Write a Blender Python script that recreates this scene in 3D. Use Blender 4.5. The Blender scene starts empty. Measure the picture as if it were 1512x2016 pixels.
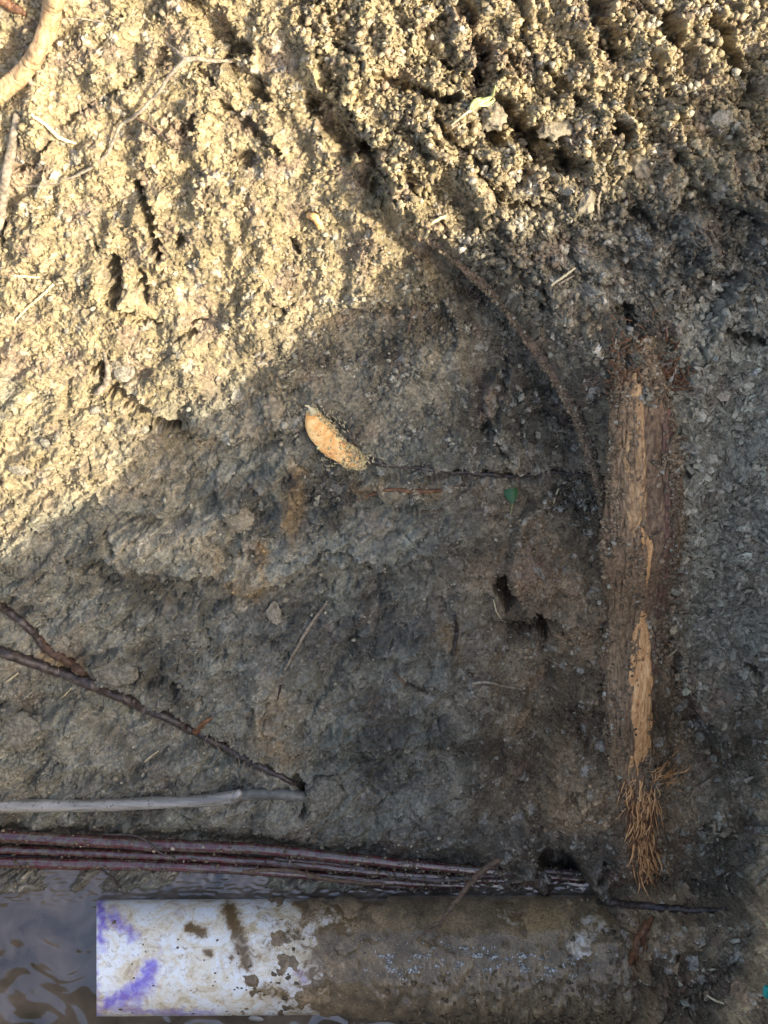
import bpy, math, random
import numpy as np
from mathutils import Vector
random.seed(7)
RS = np.random.RandomState(11)
sc = bpy.context.scene

# ------------------------------------------------------------------ camera, sky, sun, exposure
H = 0.85                      # camera height above the pipe level (metres)
S0 = 0.0004                   # metres per photo pixel at pipe level
cam_d = bpy.data.cameras.new('camera'); cam = bpy.data.objects.new('camera', cam_d)
sc.collection.objects.link(cam); sc.camera = cam
cam.location = (0, 0, H); cam.rotation_euler = (0, 0, 0)
cam_d.sensor_fit = 'HORIZONTAL'; cam_d.sensor_width = 36
cam_d.lens = 36 * H / (1512 * S0)
cam_d.clip_start = 0.01; cam_d.clip_end = 300

SUN_EL, SUN_AZ = 38.0, -22.0  # azimuth measured from +X (picture right), negative = towards picture bottom
LX = math.cos(math.radians(SUN_AZ)) * math.cos(math.radians(SUN_EL))
LY = math.sin(math.radians(SUN_AZ)) * math.cos(math.radians(SUN_EL))
LZ = math.sin(math.radians(SUN_EL))
w = bpy.data.worlds.new('World'); sc.world = w; w.use_nodes = True
nt = w.node_tree; bg = nt.nodes['Background']
sky = nt.nodes.new('ShaderNodeTexSky'); sky.sky_type = 'NISHITA'; sky.sun_disc = False
sky.sun_elevation = math.radians(SUN_EL); sky.sun_rotation = math.radians(90 - SUN_AZ)
sky.air_density = 1.0; sky.dust_density = 5.0; sky.ozone_density = 0.6
nt.links.new(sky.outputs[0], bg.inputs[0]); bg.inputs[1].default_value = 0.138
sun_d = bpy.data.lights.new('sun', 'SUN'); sun_d.energy = 2.6; sun_d.angle = math.radians(0.3)
sun_d.color = (1.0, 0.92, 0.76)
sun = bpy.data.objects.new('sun', sun_d); sc.collection.objects.link(sun)
sun.rotation_euler = Vector((LX, LY, LZ)).to_track_quat('Z', 'Y').to_euler()
sun.location = (3, -1, 3)
sc.view_settings.view_transform = 'Standard'; sc.view_settings.look = 'None'
sc.view_settings.exposure = 1.8; sc.view_settings.gamma = 1.0
sc.view_settings.use_curve_mapping = False

# ------------------------------------------------------------------ numpy noise
F = np.float32
def _hash(ix, iy, seed):
    h = (ix.astype(np.int64) * 374761393 + iy.astype(np.int64) * 668265263 + seed * 974634777) & 0xffffffff
    h = ((h ^ (h >> 13)) * 1274126177) & 0xffffffff
    h = (h ^ (h >> 16)) & 0xffffffff
    return h
def h01(ix, iy, seed): return (_hash(ix, iy, seed) & 0xffffff).astype(F) / F(0xffffff)
def gnoise(x, y, seed=0):
    xi = np.floor(x); yi = np.floor(y); fx = (x - xi).astype(F); fy = (y - yi).astype(F)
    xi = xi.astype(np.int64); yi = yi.astype(np.int64)
    sx = fx*fx*fx*(fx*(fx*6-15)+10); sy = fy*fy*fy*(fy*(fy*6-15)+10)
    out = []
    for dy in (0, 1):
        row = []
        for dx in (0, 1):
            a = h01(xi+dx, yi+dy, seed) * F(6.2831853)
            row.append(np.cos(a)*(fx-dx) + np.sin(a)*(fy-dy))
        out.append(row[0]*(1-sx) + row[1]*sx)
    return (out[0]*(1-sy) + out[1]*sy) * F(1.5)
def fbm(x, y, seed=0, octv=4, gain=.5):
    t = 0; a = 1.0; s = 0
    for i in range(octv):
        t = t + a*gnoise(x, y, seed+i*17); s += a; a *= gain; x = x*2.03+5.1; y = y*2.03+1.7
    return t/s
def worley(x, y, seed=0, jit=0.9):
    """returns nodules: height of rounded lumps 0..1, cell id random, F1, F2"""
    xi = np.floor(x).astype(np.int64); yi = np.floor(y).astype(np.int64)
    f1 = np.full(x.shape, 9, F); f2 = np.full(x.shape, 9, F); cid = np.zeros(x.shape, F)
    for dy in (-1, 0, 1):
        for dx in (-1, 0, 1):
            cx = xi+dx; cy = yi+dy
            px = cx + F(.5) + (h01(cx, cy, seed)-F(.5))*jit; py = cy + F(.5) + (h01(cx, cy, seed+91)-F(.5))*jit
            d = np.sqrt((x-px)**2 + (y-py)**2).astype(F)
            m = d < f1
            f2 = np.where(m, f1, np.minimum(f2, d)); f1 = np.where(m, d, f1)
            cid = np.where(m, h01(cx, cy, seed+333), cid)
    return f1, f2, cid
def nod(x, y, seed=0):
    f1, f2, cid = worley(x, y, seed)
    return np.sqrt(np.clip(1-(f1/.8)**2, 0, 1))*(.35+.65*cid), cid
def sstep(a, b, x):
    t = np.clip((x-a)/(b-a), 0, 1); return t*t*(3-2*t)
def pl_dist(u, v, pts):
    """distance to polyline, and parameter 0..1 along it"""
    best = np.full(u.shape, 1e9, F); par = np.zeros(u.shape, F); n = len(pts)-1
    for i in range(n):
        ax, ay = pts[i][:2]; bx, by = pts[i+1][:2]
        dx, dy = bx-ax, by-ay; L2 = dx*dx+dy*dy+1e-9
        t = np.clip(((u-ax)*dx+(v-ay)*dy)/L2, 0, 1)
        d = np.hypot(u-ax-t*dx, v-ay-t*dy)
        m = d < best; best = np.where(m, d, best); par = np.where(m, (i+t)/n, par)
    return best, par

def pl_side(u, v, pts):
    best = np.full(u.shape, 1e9, F); sg = np.zeros(u.shape, F); par = np.zeros(u.shape, F); n = len(pts)-1
    for i in range(n):
        ax, ay = pts[i]; bx, by = pts[i+1]; dx, dy = bx-ax, by-ay; L2 = dx*dx+dy*dy
        t = np.clip(((u-ax)*dx+(v-ay)*dy)/L2, 0, 1); d = np.hypot(u-ax-t*dx, v-ay-t*dy); m = d < best
        best = np.where(m, d, best); sg = np.where(m, np.sign((u-ax)*dy-(v-ay)*dx), sg); par = np.where(m, (i+t)/n, par)
    return best*sg, par      # positive: left of the walking direction as seen in the picture
# ------------------------------------------------------------------ the shape of the dug pit
BY = [-30, -3, -.95, -.66, -.51, -.42, -.257, -.18, -.10, 0, .10, .19, .28, .40, .6, 1.0, 3, 30]
BZ = [.60, .62, .66, .60, .12, .00, .00, .02, .055, .105, .165, .215, .25, .30, .35, .40, .42, .45]
from_shadow = [(-60,1100),(0,1062),(100,1018),(170,985),(215,935),(240,900),(285,862),(340,815),(420,790),(475,722),(520,690),
               (570,652),(640,612),(700,560),(745,525),(780,470),(850,466),(920,462),(1000,462),(1060,440),(1140,415),
               (1200,385),(1262,352),(1288,320),(1293,200),(1350,190),(1400,178),(1430,140),(1500,118),(1560,60)]
def base_profile(Y): return np.interp(Y, BY, BZ)
XC = 0.37
def crest_table():
    ys, zs = [], []
    for (u, v) in from_shadow:
        z = .12; U1, V1 = np.array([float(u)]), np.array([float(v)])
        ex = float(macro(U1, V1)[0]) + .004 + .004*float(clods_mask(U1, V1)[0])
        for _ in range(12):
            k = S0*(H-z)/H; X = (u-756)*k; Y = (1008-v)*k; z = float(base_profile(Y)) + ex
        t = (XC-X)/LX
        ys.append(Y+t*LY); zs.append(z+t*LZ)
    o = np.argsort(ys); ys = list(np.array(ys)[o]); zs = list(np.array(zs)[o])
    return [-30, ys[0]-1.2, ys[0]-.05] + ys + [ys[-1]+.05, ys[-1]+.3, 30], [.6, .75, zs[0]+.03] + zs + [zs[-1]-.04, .30, .42]
def z_base(X, Y):
    z = base_profile(Y)
    # the right wall of the pit climbs out of the frame to an unseen crest, shaped to throw the hole's shadow edge
    crest = np.interp(Y, cy, cz)
    edge = .318 - .35*np.clip(z, 0, .4)                     # frame edge at this height
    edge = np.maximum(edge, .22)
    t = np.clip((X-edge)/(XC-edge), 0, 1)**1.7
    far = np.clip((X-XC)/.8, 0, 1)
    zr = z + (crest-z)*t
    zr = zr*(1-far) + far*np.minimum(zr, .42)
    # the left bank outside the frame
    tl = sstep(.36, .75, -X)
    zl = np.maximum(z, .30*tl + z*(1-tl))
    return np.where(X > 0, zr, zl)

ARC_V = [-200, 0, 100, 180, 300, 400, 455, 480, 540, 600, 690, 760, 850, 930, 1000, 1100]
ARC_U = [470, 560, 585, 620, 700, 745, 790, 868, 935, 1000, 1062, 1110, 1152, 1182, 1196, 1200]
# hollows dug by the tool and gaps between clods: polyline, radius px, depth m
HOLES = [
 ([(365,5),(405,25),(440,75),(480,100)], 22, .016), ([(445,120),(480,150),(520,185)], 18, .014),
 ([(640,20),(655,60),(672,100)], 10, .006),
 ([(395,135),(420,165)], 8, .007), ([(430,205),(470,225),(510,262),(545,298)], 9, .010),
 ([(380,232),(365,258)], 12, .009), ([(322,88),(312,128)], 9, .007),
 ([(612,195),(650,225),(680,262),(715,300)], 24, .020), ([(625,120),(645,170)], 13, .010),
 ([(465,300),(500,320)], 12, .009), ([(265,352),(288,400),(300,455),(312,505)], 8, .013),
 ([(222,508),(232,560),(225,598)], 14, .013), ([(272,530),(290,590)], 8, .009),
 ([(352,460),(358,485)], 8, .009), ([(190,480),(194,496)], 8, .008),
 ([(232,604),(270,632),(310,634)], 6, .007), ([(5,440),(10,485)], 8, .009), ([(300,128),(240,180),(180,205),(125,250)], 4, .004),
 ([(30,330),(70,325),(105,280)], 6, .005), ([(570,470),(590,490)], 9, .008), ([(540,600),(560,610)], 8, .006),
 ([(180,730),(208,705),(200,760)], 8, .009), ([(215,760),(255,790),(300,830),(350,838)], 12, .012),
 ([(355,660),(385,650)], 7, .006), ([(720,300),(745,355),(765,400)], 20, .016), ([(375,640),(400,630)],5,.005),
 ([(740,155),(800,175),(855,195),(900,195)], 10, .016), ([(935,80),(965,110)], 15, .018), ([(950,110),(940,160)], 14, .018),
 ([(985,200),(1010,240),(1040,275),(1075,312),(1120,330)], 24, .028), ([(960,250),(990,290)], 18, .022),
 ([(1165,10),(1185,60),(1205,100)], 20, .018), ([(1000,105),(1015,145)], 12, .014),
 ([(1380,10),(1410,60),(1440,110),(1465,150)], 12, .018), ([(1270,100),(1310,170),(1330,200)], 12, .013),
 ([(1110,300),(1150,330)], 14, .016), ([(800,340),(818,390)], 12, .010), ([(905,10),(930,40)], 12, .010),
 ([(1080,140),(1105,170),(1140,200)], 11, .014), ([(1060,250),(1085,268)], 14, .014), ([(1215,240),(1230,270)], 16, .016),
 ([(795,270),(830,300)], 7, .007), ([(1305,30),(1330,80)], 14, .016), ([(855,110),(880,125)], 9, .010),
 ([(985,1140),(996,1165),(1000,1185)], 14, .030), ([(1060,1215),(1080,1245)], 14, .022), ([(1000,1225),(1050,1235)], 10, .010),
 ([(1225,590),(1232,640)], 12, .012), ([(1420,640),(1455,655),(1500,665)], 12, .022), ([(1170,560),(1210,560)], 10, .008),
 ([(740,935),(840,940),(960,935),(1060,925)], 9, .006), ([(870,1470),(760,1480),(620,1500)], 14, .005),
 ([(210,1060),(228,1090)], 9, .006), ([(270,1330),(310,1340)], 14, .008), ([(340,1350),(350,1365)], 10, .008),
 ([(1000,700),(975,800),(960,850),(1000,900)], 8, .007), ([(420,1265),(440,1300)], 10, .006),
 ([(600,1120),(640,1085),(720,1100)], 7, .006), ([(1075,1690),(1110,1705),(1145,1738)], 22, .022),
 ([(160,1340),(260,1400),(400,1460),(520,1520)], 10, .006), ([(580,1530),(605,1560),(600,1600)], 10, .012),
 ([(450,1020),(470,1080)], 10, .006), ([(1420,1480),(1460,1500)], 20, .008), ([(1190,1700),(1150,1760)], 10, .008),
 ([(700,1250),(650,1330),(600,1420)], 12, .005), ([(100,1480),(60,1540)], 8, .006), ([(1360,1780),(1300,1790),(1200,1785)], 9, .008),
 ([(1040,520),(1050,560),(1070,610)], 9, .010), ([(1220,700),(1215,740)], 8, .008), ([(280,1150),(330,1180),(420,1200)], 9, .006),
 ([(1360,380),(1440,400),(1500,440)], 9, .007), ([(1140,1430),(1150,1460)], 10, .007), ([(1460,1290),(1500,1320)], 9, .007),
]
FLOOR_U = [-900, 0, 300, 560, 640, 700, 1000, 1050, 1130, 1200, 1300, 3000]
FLOOR_V = [1635, 1625, 1632, 1640, 1655, 1660, 1690, 1668, 1690, 1790, 2100, 2500]
def macro(u, v):
    """broad relief in metres, as a function of apparent position"""
    wu = u + 14*gnoise(u/60, v/60, 3); wv = v + 14*gnoise(u/60+9, v/60, 4)
    d = .016*fbm(u/230, v/230, 21, 4)
    # the clod-covered layer right of the curved root stands proud
    a = wu - np.interp(wv, ARC_V, ARC_U); 
    top = 1-sstep(450, 1000, v)
    d = d + sstep(-9, 12, a)*(.024 + .014*sstep(440, 560, v)*(1-sstep(880, 1040, v)) - .021*(1-sstep(60, 440, v)))*(1-sstep(1040, 1200, v))
    # soil sags towards the foot of the lip, and bulges behind it
    lipm = sstep(380, 520, v)*(1-sstep(950, 1100, v))
    d = d - .006*np.exp(-(np.minimum(a, 0)/60)**2)*(a < 4)*lipm + .010*lipm*np.exp(-((a-90)/80)**2)
    # brown crumbly mass in front of the big root
    b = wu - np.interp(wv, [880,1000,1140,1190,1250,1400,1560,1700,1760,1860,2100], [1160,1030,985,1020,1085,1095,1075,1130,1165,1205,1190])
    d = d + sstep(-8, 12, b)*.017*sstep(900, 1080, v)
    d = d + .024*np.exp(-((wu-1235)/105)**2)*sstep(480, 700, v)*(1-sstep(1600, 1780, v))
    d = d + .008*sstep(700, 900, u)*(1-sstep(1060, 1120, u))*sstep(-.1, .3, gnoise(u/28, v/14, 19))*np.exp(-((v-1718)/26)**2)
    # right of the root the ground falls back, then climbs at the edge
    r = u - np.interp(v, [600,760,1020,1400,1700,1800], [1330,1360,1352,1290,1300,1330])
    d = d - .014*sstep(0, 40, r)*sstep(640, 760, v)*(1-sstep(1650, 1760, v))
    e = wu - np.interp(wv, [1200,1400,1600,1750,1850,1950,2100], [1560,1500,1502,1470,1452,1420,1370])
    d = d + .030*sstep(-10, 40, e)*sstep(1150, 1500, v)
    # trench with the pipes
    fl = v - (np.interp(u, FLOOR_U, FLOOR_V) + 12*gnoise(u/45, v/200, 8))
    d = d - sstep(-16, 22, fl)*.014 - sstep(1738, 1768, v + 9*gnoise(u/30, v/60, 18))*.028*sstep(-16, 26, fl)
    lip = np.exp(-((fl+35)/45)**2); d = d + lip*.006*sstep(500, 620, u)*(1-sstep(1000, 1100, u))
    # soil that buries the pipe at the right
    c = wu - (1195 + 22*gnoise(v/30, u/90, 12))
    d = d + sstep(-10, 70, c)*.062*sstep(1740, 1800, v)
    # mud banked on the near side of the pipe
    f = v - (2003 - 22*sstep(640, 1200, u) + 9*gnoise(u/35, 2.2+0*u, 13))
    d = d + sstep(-4, 30, f)*.026*sstep(600, 720, u)
    d = d + .030*np.exp(-(((u-95)/120)**2+((v-1790)/40)**2))*.5
    # ledges in the shaded clay
    for (pts, wd, hgt) in (([(230,1075),(330,1060),(440,1040),(520,1120),(500,1160),(620,1110),(760,1100),(900,1110)], 30, .008),
                           ([(640,1190),(600,1260),(540,1340),(520,1430)], 60, .006),
                           ([(0,1330),(160,1370),(330,1450),(500,1540),(620,1600)], 45, -.007),
                           ([(975,900),(965,800),(1000,720)], 40, .005)):
        q, _ = pl_dist(wu, wv, pts); d = d + hgt*np.exp(-(q/wd)**2)
    return d
LEDGES = [   # polyline, height m, reach px; the left side (walking along it) stands higher
 ([(230,1080),(300,1135),(400,1125),(450,1152),(500,1172),(560,1135),(620,1090)], .009, 70), ([(600,1135),(660,1098),(760,1108),(850,1090),(940,1125)], .008, 60),
 ([(1000,910),(962,850),(958,780),(1000,700)], -.007, 60), ([(1040,510),(1055,590),(1100,660)], .007, 50), ([(1000,1480),(900,1470),(750,1492),(610,1480)], -.007, 70),
 ([(0,1435),(120,1402),(200,1440),(262,1500),(240,1550)], -.007, 60), ([(300,1505),(370,1478),(430,1500),(440,1545)], -.006, 40), ([(480,1300),(505,1400),(480,1490)], .007, 70),
 ([(1085,1370),(1092,1500),(1078,1600),(1120,1680)], .010, 60), ([(1390,660),(1405,600),(1450,560),(1530,540)], -.014, 70), ([(1300,1190),(1345,1350),(1420,1475),(1530,1500)], .011, 90),
 ([(830,1500),(760,1565),(690,1610)], -.006, 60), ([(850,550),(905,640),(870,720)], .005, 50), ([(600,625),(720,600),(830,590)], .005, 40),
 ([(350,832),(430,866),(600,845)], .009, 60), ([(180,1330),(195,1295),(245,1275),(290,1300),(270,1345)], -.006, 40), ([(640,1230),(705,1290),(800,1290),(860,1260)], .007, 70),
 ([(0,1120),(120,1150),(200,1110),(260,1150)], .006, 60), ([(1130,480),(1200,520),(1250,600)], -.008, 60), ([(1380,330),(1420,400),(1520,440)], .010, 60),
 ([(700,960),(800,985),(900,975)], .006, 40), ([(560,1380),(600,1450),(700,1440)], -.006, 60), ([(140,960),(260,1010),(380,1000)], .006, 60),
 ([(420,930),(440,1000),(470,1040)], .007, 50), ([(540,920),(570,1000),(580,1070)], -.006, 40), ([(850,1350),(980,1400),(1060,1380)], .006, 60), ([(1340,1700),(1400,1770),(1380,1900)], .009, 60),
 ([(1000,1500),(1040,1580),(1030,1650),(960,1700)], .007, 60), ([(1240,1830),(1290,1900),(1280,2010)], -.008, 50), ([(60,1540),(200,1500),(300,1520)], .005, 40)]
def ledges(u, v):
    wu = u + 16*gnoise(u/45, v/45, 93) + 6*gnoise(u/13, v/13, 94); wv = v + 16*gnoise(u/45+5, v/45, 95) + 6*gnoise(u/13+5, v/13, 96)
    d = np.zeros(u.shape, F)
    for pts, h, wd in LEDGES:
        us = [p[0] for p in pts]; vs = [p[1] for p in pts]; g_ = 3*wd
        m = (u > min(us)-g_) & (u < max(us)+g_) & (v > min(vs)-g_) & (v < max(vs)+g_)
        q, t = pl_side(wu[m], wv[m], pts)
        if h < 0: q = -q; h = -h
        e = np.sin(np.pi*np.clip(t, .04, .96))**.6
        d[m] += h*e*np.exp(-(np.abs(q)/wd)**2)*(2*sstep(-7, 5, q)-1)*.85
    return d
def clods_mask(u, v):        # 1 in the nodular upper right layer
    a = u - np.interp(v, ARC_V, ARC_U)
    return sstep(-10, 30, a)*(1-sstep(420, 800, v))
def clay_mask(u, v):         # smooth damp clay in the lower left
    return sstep(560, 1150, v + .25*(900-u))*(1-sstep(820, 1080, u+.05*(v-1200)))
def brown_mask(u, v):
    return sstep(820, 1090, u + 40*gnoise(u/80, v/80, 31))*sstep(820, 1100, v)*(1-.6*sstep(1340,1400,u))
def detail(u, v):
    cm = clods_mask(u, v); cl = clay_mask(u, v); 
    wu = u + 10*gnoise(u/24, v/24, 41) + 5*gnoise(u/8, v/8, 42) + 2.2*gnoise(u/3.6, v/3.6, 45); wv = v + 10*gnoise(u/24+7, v/24, 43) + 5*gnoise(u/8, v/8+3, 44) + 2.2*gnoise(u/3.6, v/3.6, 46)
    d = np.zeros(u.shape, F)
    d = d + ledges(u, v)
    # holes
    hole = np.zeros(u.shape, F)
    for pts, r, dep in HOLES:
        us = [p[0] for p in pts]; vs = [p[1] for p in pts]
        m = (u > min(us)-4*r) & (u < max(us)+4*r) & (v > min(vs)-4*r) & (v < max(vs)+4*r)
        if not m.any(): continue
        q, t = pl_dist(wu[m]+3*gnoise(wu[m]/9, wv[m]/9, 47), wv[m], pts)
        rr = r*(.75+.5*np.sin(np.pi*np.clip(t,0,1)))
        d[m] -= 1.15*dep*(1-sstep(rr*.25, rr*1.3, q))
    # lumps elongated along the digging marks (upper left to lower right)
    c, s = math.cos(math.radians(56)), math.sin(math.radians(56))
    wa = wu + 42*gnoise(u/95, v/95, 48); wb = wv + 42*gnoise(u/95+9, v/95, 49)
    p = wa*c + wb*s; q = -wa*s + wb*c
    big, _ = nod(p/120, q/46, 51); mid, _ = nod(p/48, q/30, 52)
    d = d + cm*(.020*big + .011*mid - .014 + .010*fbm(u/75, v/75, 73, 3))
    n1, id1 = nod(wu/27, wv/27, 53); n2, id2 = nod(wu/13.5, wv/13.5, 54); n3, id3 = nod(wu/7.2, wv/7.2, 55)
    pg = .35+.65*sstep(-.25, .2, fbm(u/55, v/55, 74, 3))
    d = d + cm*(.0034*n1*pg + .0022*n2*pg + .0010*n3*pg + .0045*fbm(u/30, v/30, 67, 4, .6) - .0035*(1-sstep(0, .10, np.abs(gnoise(wu/22, wv/22, 68)))))
    # crumbly bank, left
    bank = (1-cm)*(1-cl)
    m1, _ = nod(wu/74, wv/62, 56); m2, _ = nod(wu/38+3, wv/34, 58)
    patch = sstep(-.15, .35, fbm(u/110, v/110, 61, 3))
    d = d - bank*.0028*(1-sstep(0, .07, np.abs(gnoise(wu/26, wv/26, 69))))*(.4+.6*patch)
    d = d + bank*(.006*fbm(u/48, v/48, 70, 4, .55) + .0070*m1*(.4+.6*patch) + .0040*m2*patch + .0036*n1*(.1+.9*patch) + .0020*n2*(.15+.85*patch) + .0009*n3*(.3+.7*patch))
    # clay
    f1, f2, cid = worley(wu/95+.3*gnoise(u/60, v/60, 62), wv/62, 57)
    facet = (cid-.5)*.5 + .8*f1
    c2, s2 = math.cos(math.radians(-28)), math.sin(math.radians(-28))
    p2 = u*c2 + v*s2; q2 = -u*s2 + v*c2
    d = d + (1-cm)*(1-bank)*0 + cl*(.0130*fbm(p2/90, q2/42, 63, 5, .58) - .0035*(1-sstep(0, .06, np.abs(gnoise(wu/70, wv/50, 72)))) + .0032*facet*(f2-f1 < 3) + .0009*n1*patch + .0006*n2*patch + .0003*n3)
    rg_ = 1-.6*cl
    d = d + (.0020*fbm(u/14, v/14, 64, 4, .62) + .0007*gnoise(u/4.2, v/4.2, 66))*rg_
    return d, id1, id2, id3, patch

cy, cz = crest_table()
# nonuniform world grid: fine inside the frame, growing outwards to the horizon
def axis(lo, hi, steps_fn):
    pts = [lo]
    while pts[-1] < hi: pts.append(pts[-1]+steps_fn(pts[-1]))
    g = .004; a = pts[0]; left = []
    while a > -60: a -= g; left.append(a); g *= 1.13
    g = .004; a = pts[-1]; right = []
    while a < 60: a += g; right.append(a); g *= 1.13
    return np.array(left[::-1]+pts+right)
gx = axis(-.315, .315, lambda x: .00066)
gy = axis(-.415, .297, lambda y: .00074 if y < -.15 else (.00066 if y < .05 else .00056))
GX, GY = np.meshgrid(gx, gy)
ZB = z_base(GX, GY)
sc0 = 1/S0
def to_px(X, Y, Z):
    k = H/np.maximum(H-Z, .2); return (756+X*sc0*k).astype(F), (1008-Y*sc0*k).astype(F)
U, V = to_px(GX, GY, ZB); M = macro(U, V)
def blur(A, r):
    for ax in (0, 1, 0, 1):
        P_ = np.concatenate([np.repeat(np.take(A, [0], ax), r+1, ax), A, np.repeat(np.take(A, [-1], ax), r, ax)], ax); C_ = np.cumsum(P_, axis=ax, dtype=np.float64)
        n_ = A.shape[ax]; A = (np.take(C_, np.arange(2*r+1, 2*r+1+n_), ax)-np.take(C_, np.arange(n_), ax))/(2*r+1)
    return A
U, V = to_px(GX, GY, ZB+blur(M, 32)); M = macro(U, V)
U, V = to_px(GX, GY, ZB+blur(M, 32)); M = macro(U, V)
D, ID1, ID2, ID3, PATCH = detail(U, V)
# far outside the frame keep only broad relief
farr = sstep(.31, .36, np.abs(GX)) + sstep(.42, .47, np.abs(GY))
fade = 1-np.clip(farr, 0, 1)
Z0 = ZB + (M+D)*fade + .012*fbm(GX*9, GY*9, 71, 3)*np.clip(farr, 0, 1)*(1-sstep(3, 10, np.abs(GX)))
SX = -np.gradient(ZB, gx, axis=1); SY = -np.gradient(ZB, gy, axis=0)
NL = np.sqrt(SX**2+SY**2+1)
dd = (M*.0+D)*fade
infr = 1-np.clip(farr, 0, 1)
sl_ = (1-.5*clay_mask(U, V))*infr
PX = GX + dd*SX/NL*infr + .0017*sl_*fbm(U/9, V/9, 301, 3, .6); PY = GY + dd*SY/NL*infr + .0017*sl_*fbm(U/9+31, V/9, 302, 3, .6); PZ = Z0
st_ = np.hypot(np.gradient(ZB+M, gx, axis=1), np.gradient(ZB+M, gy, axis=0)); st_ = np.clip((st_-.6)/1.5, 0, 1)*infr
ln_ = fbm((U+V)/9, Z0/.0026, 305, 3, .6)*.0034*st_; PX = PX - ln_; PY = PY + ln_*.4

# ------------------------------------------------------------------ soil colour (dry, damp, brown, grey; some sun and shade too) painted per vertex
def mix(a, b, t): return a*(1-t[..., None]) + b*t[..., None]
def soil_colour(U, V, ID1, ID2, ID3, PATCH):
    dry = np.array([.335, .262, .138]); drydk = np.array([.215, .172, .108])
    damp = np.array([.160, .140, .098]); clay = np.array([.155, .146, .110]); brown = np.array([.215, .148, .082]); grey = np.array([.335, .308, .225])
    n = fbm(U/150, V/150, 81, 4); n2 = fbm(U/40, V/40, 82, 4)
    cl = clay_mask(U, V); br = brown_mask(U, V); cm = clods_mask(U, V)
    dry_sunlit = 1 - sstep(860, 1230, V + .62*U + 150*n)  # dry soil tone, ending along the sun edge so shaded soil is painted darker
    dry_sunlit = np.clip(np.maximum(dry_sunlit, cm*.95*(1-sstep(300, 520, V+60*n+.2*(U-1000)))), 0, 1)
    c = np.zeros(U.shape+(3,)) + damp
    c = mix(c, clay, cl)
    c = mix(c, brown*1.12, br*.85)
    rg = sstep(1300, 1370, U)*sstep(560, 720, V)*(1-sstep(1180, 1420, V))
    c = mix(c, grey, rg)
    c = mix(c, np.array([.42, .31, .18]), sstep(0, 30, U - np.interp(V, [1200,1400,1600,1750,1850,1950,2100], [1530,1490,1490,1470,1440,1415,1370]) + 25*n2)*sstep(1250, 1450, V))
    c = mix(c, dry, dry_sunlit)
    c = mix(c, drydk, dry_sunlit*sstep(-.1, .4, n2)*.75); c = mix(c, np.array([.235,.165,.115]), dry_sunlit*.6*sstep(.05, .4, fbm(U/75+31, V/75, 87, 4)))
    big_n = fbm(U/210+3, V/170, 88, 4); fld = (1-dry_sunlit)*(1-rg)
    c = c*(1 - .52*fld*sstep(-.02, .32, big_n) + .38*fld*sstep(.0, .32, -big_n))[..., None]
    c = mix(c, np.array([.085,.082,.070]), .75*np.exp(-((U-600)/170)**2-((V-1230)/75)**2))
    sg_ = U - np.interp(V, ARC_V, ARC_U); c = mix(c, np.array([.085,.073,.055]), .35*np.exp(-(np.minimum(sg_, 0)/50)**2)*(sg_ < 6)*sstep(430, 520, V)*(1-sstep(900, 1000, V)))  # overhang shade painted as a dark band at the foot of the lip
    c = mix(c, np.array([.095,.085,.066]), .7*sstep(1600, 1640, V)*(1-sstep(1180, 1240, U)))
    # ochre and rusty streaks in the clay, pale mineral smear
    och = np.zeros(U.shape)
    for pts, wd, a in (([(430,1100),(470,1140),(500,1150)], 34, .9), ([(515,1080),(520,1140)], 14, 1.), ([(585,930),(575,1060)], 16, .6),
                       ([(540,1390),(520,1440),(560,1480)], 34, .45), ([(880,1240),(895,1280)], 16, .5), ([(90,1290),(150,1310)], 16, .7),
                       ([(700,960),(860,965)], 12, .5), ([(1130,600),(1180,650)], 20, .3), ([(60,1560),(30,1530)], 22, .4)):
        q, _ = pl_dist(U+10*n2*3, V+8*n2*3, pts); och = np.maximum(och, a*np.exp(-(q/wd)**2))
    c = mix(c, np.array([.26, .17, .075]), och)
    pal = np.zeros(U.shape)
    for pts, wd, a in (([(240,1075),(330,1062),(420,1060),(450,1040)], 36, 1.), ([(380,1110),(470,1110),(530,1140)], 30, .6), ([(280,1105),(320,1110)], 14, .8), ([(345,1100),(370,1085)], 14, .6),
                       ([(530,795),(545,815)], 18, .7), ([(970,780),(975,860)], 20, .45), ([(700,1340),(640,1390)], 30, .25),
                       ([(480,1200),(430,1150)], 14, .45), ([(820,760),(900,700)], 40, .2), ([(240,730),(262,755)], 22, .5)):
        q, _ = pl_dist(U+26*n2, V+26*n2, pts); pal = np.maximum(pal, a*np.exp(-(q/wd)**2))
    c = mix(c, np.array([.40, .355, .245]), pal*(.4+.6*ID2))
    c = mix(c, np.array([.20,.105,.07]), .35*sstep(.1,.5,fbm(U/90+4, V/90, 85, 3))*(1-dry_sunlit)*(1-.6*cl))
    c = mix(c, np.array([.168,.172,.132]), .55*sstep(.0,.4,fbm(U/120+14, V/120, 86, 3))*cl)
    k = (.80+.34*ID1)*(.78+.42*ID2)*(.8+.4*ID3)
    k = k*(1-cl*.25) + cl*.25
    c = c*k[..., None]*(1+.35*n2[..., None])
    # single pale or dark crumbs
    c = mix(c, np.array([.40, .37, .29]), ((ID3 > .955)*.55*(1-.5*cl)).astype(F))
    c = mix(c, np.array([.42, .40, .34]), ((ID2 > .975)*.5*(1-.6*cl)).astype(F))
    smo = cl*(1-.5*sstep(0, .4, fbm(U/70+9, V/70, 89, 3)))
    wet = cl*.55*sstep(1050, 1500, V) + .9*sstep(1640, 1700, V)*(1-sstep(1180, 1260, U))
    return np.clip(c, .015, .6), np.clip(wet, 0, 1), smo
COL, WET, SMO = soil_colour(U, V, ID1, ID2, ID3, PATCH)
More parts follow.
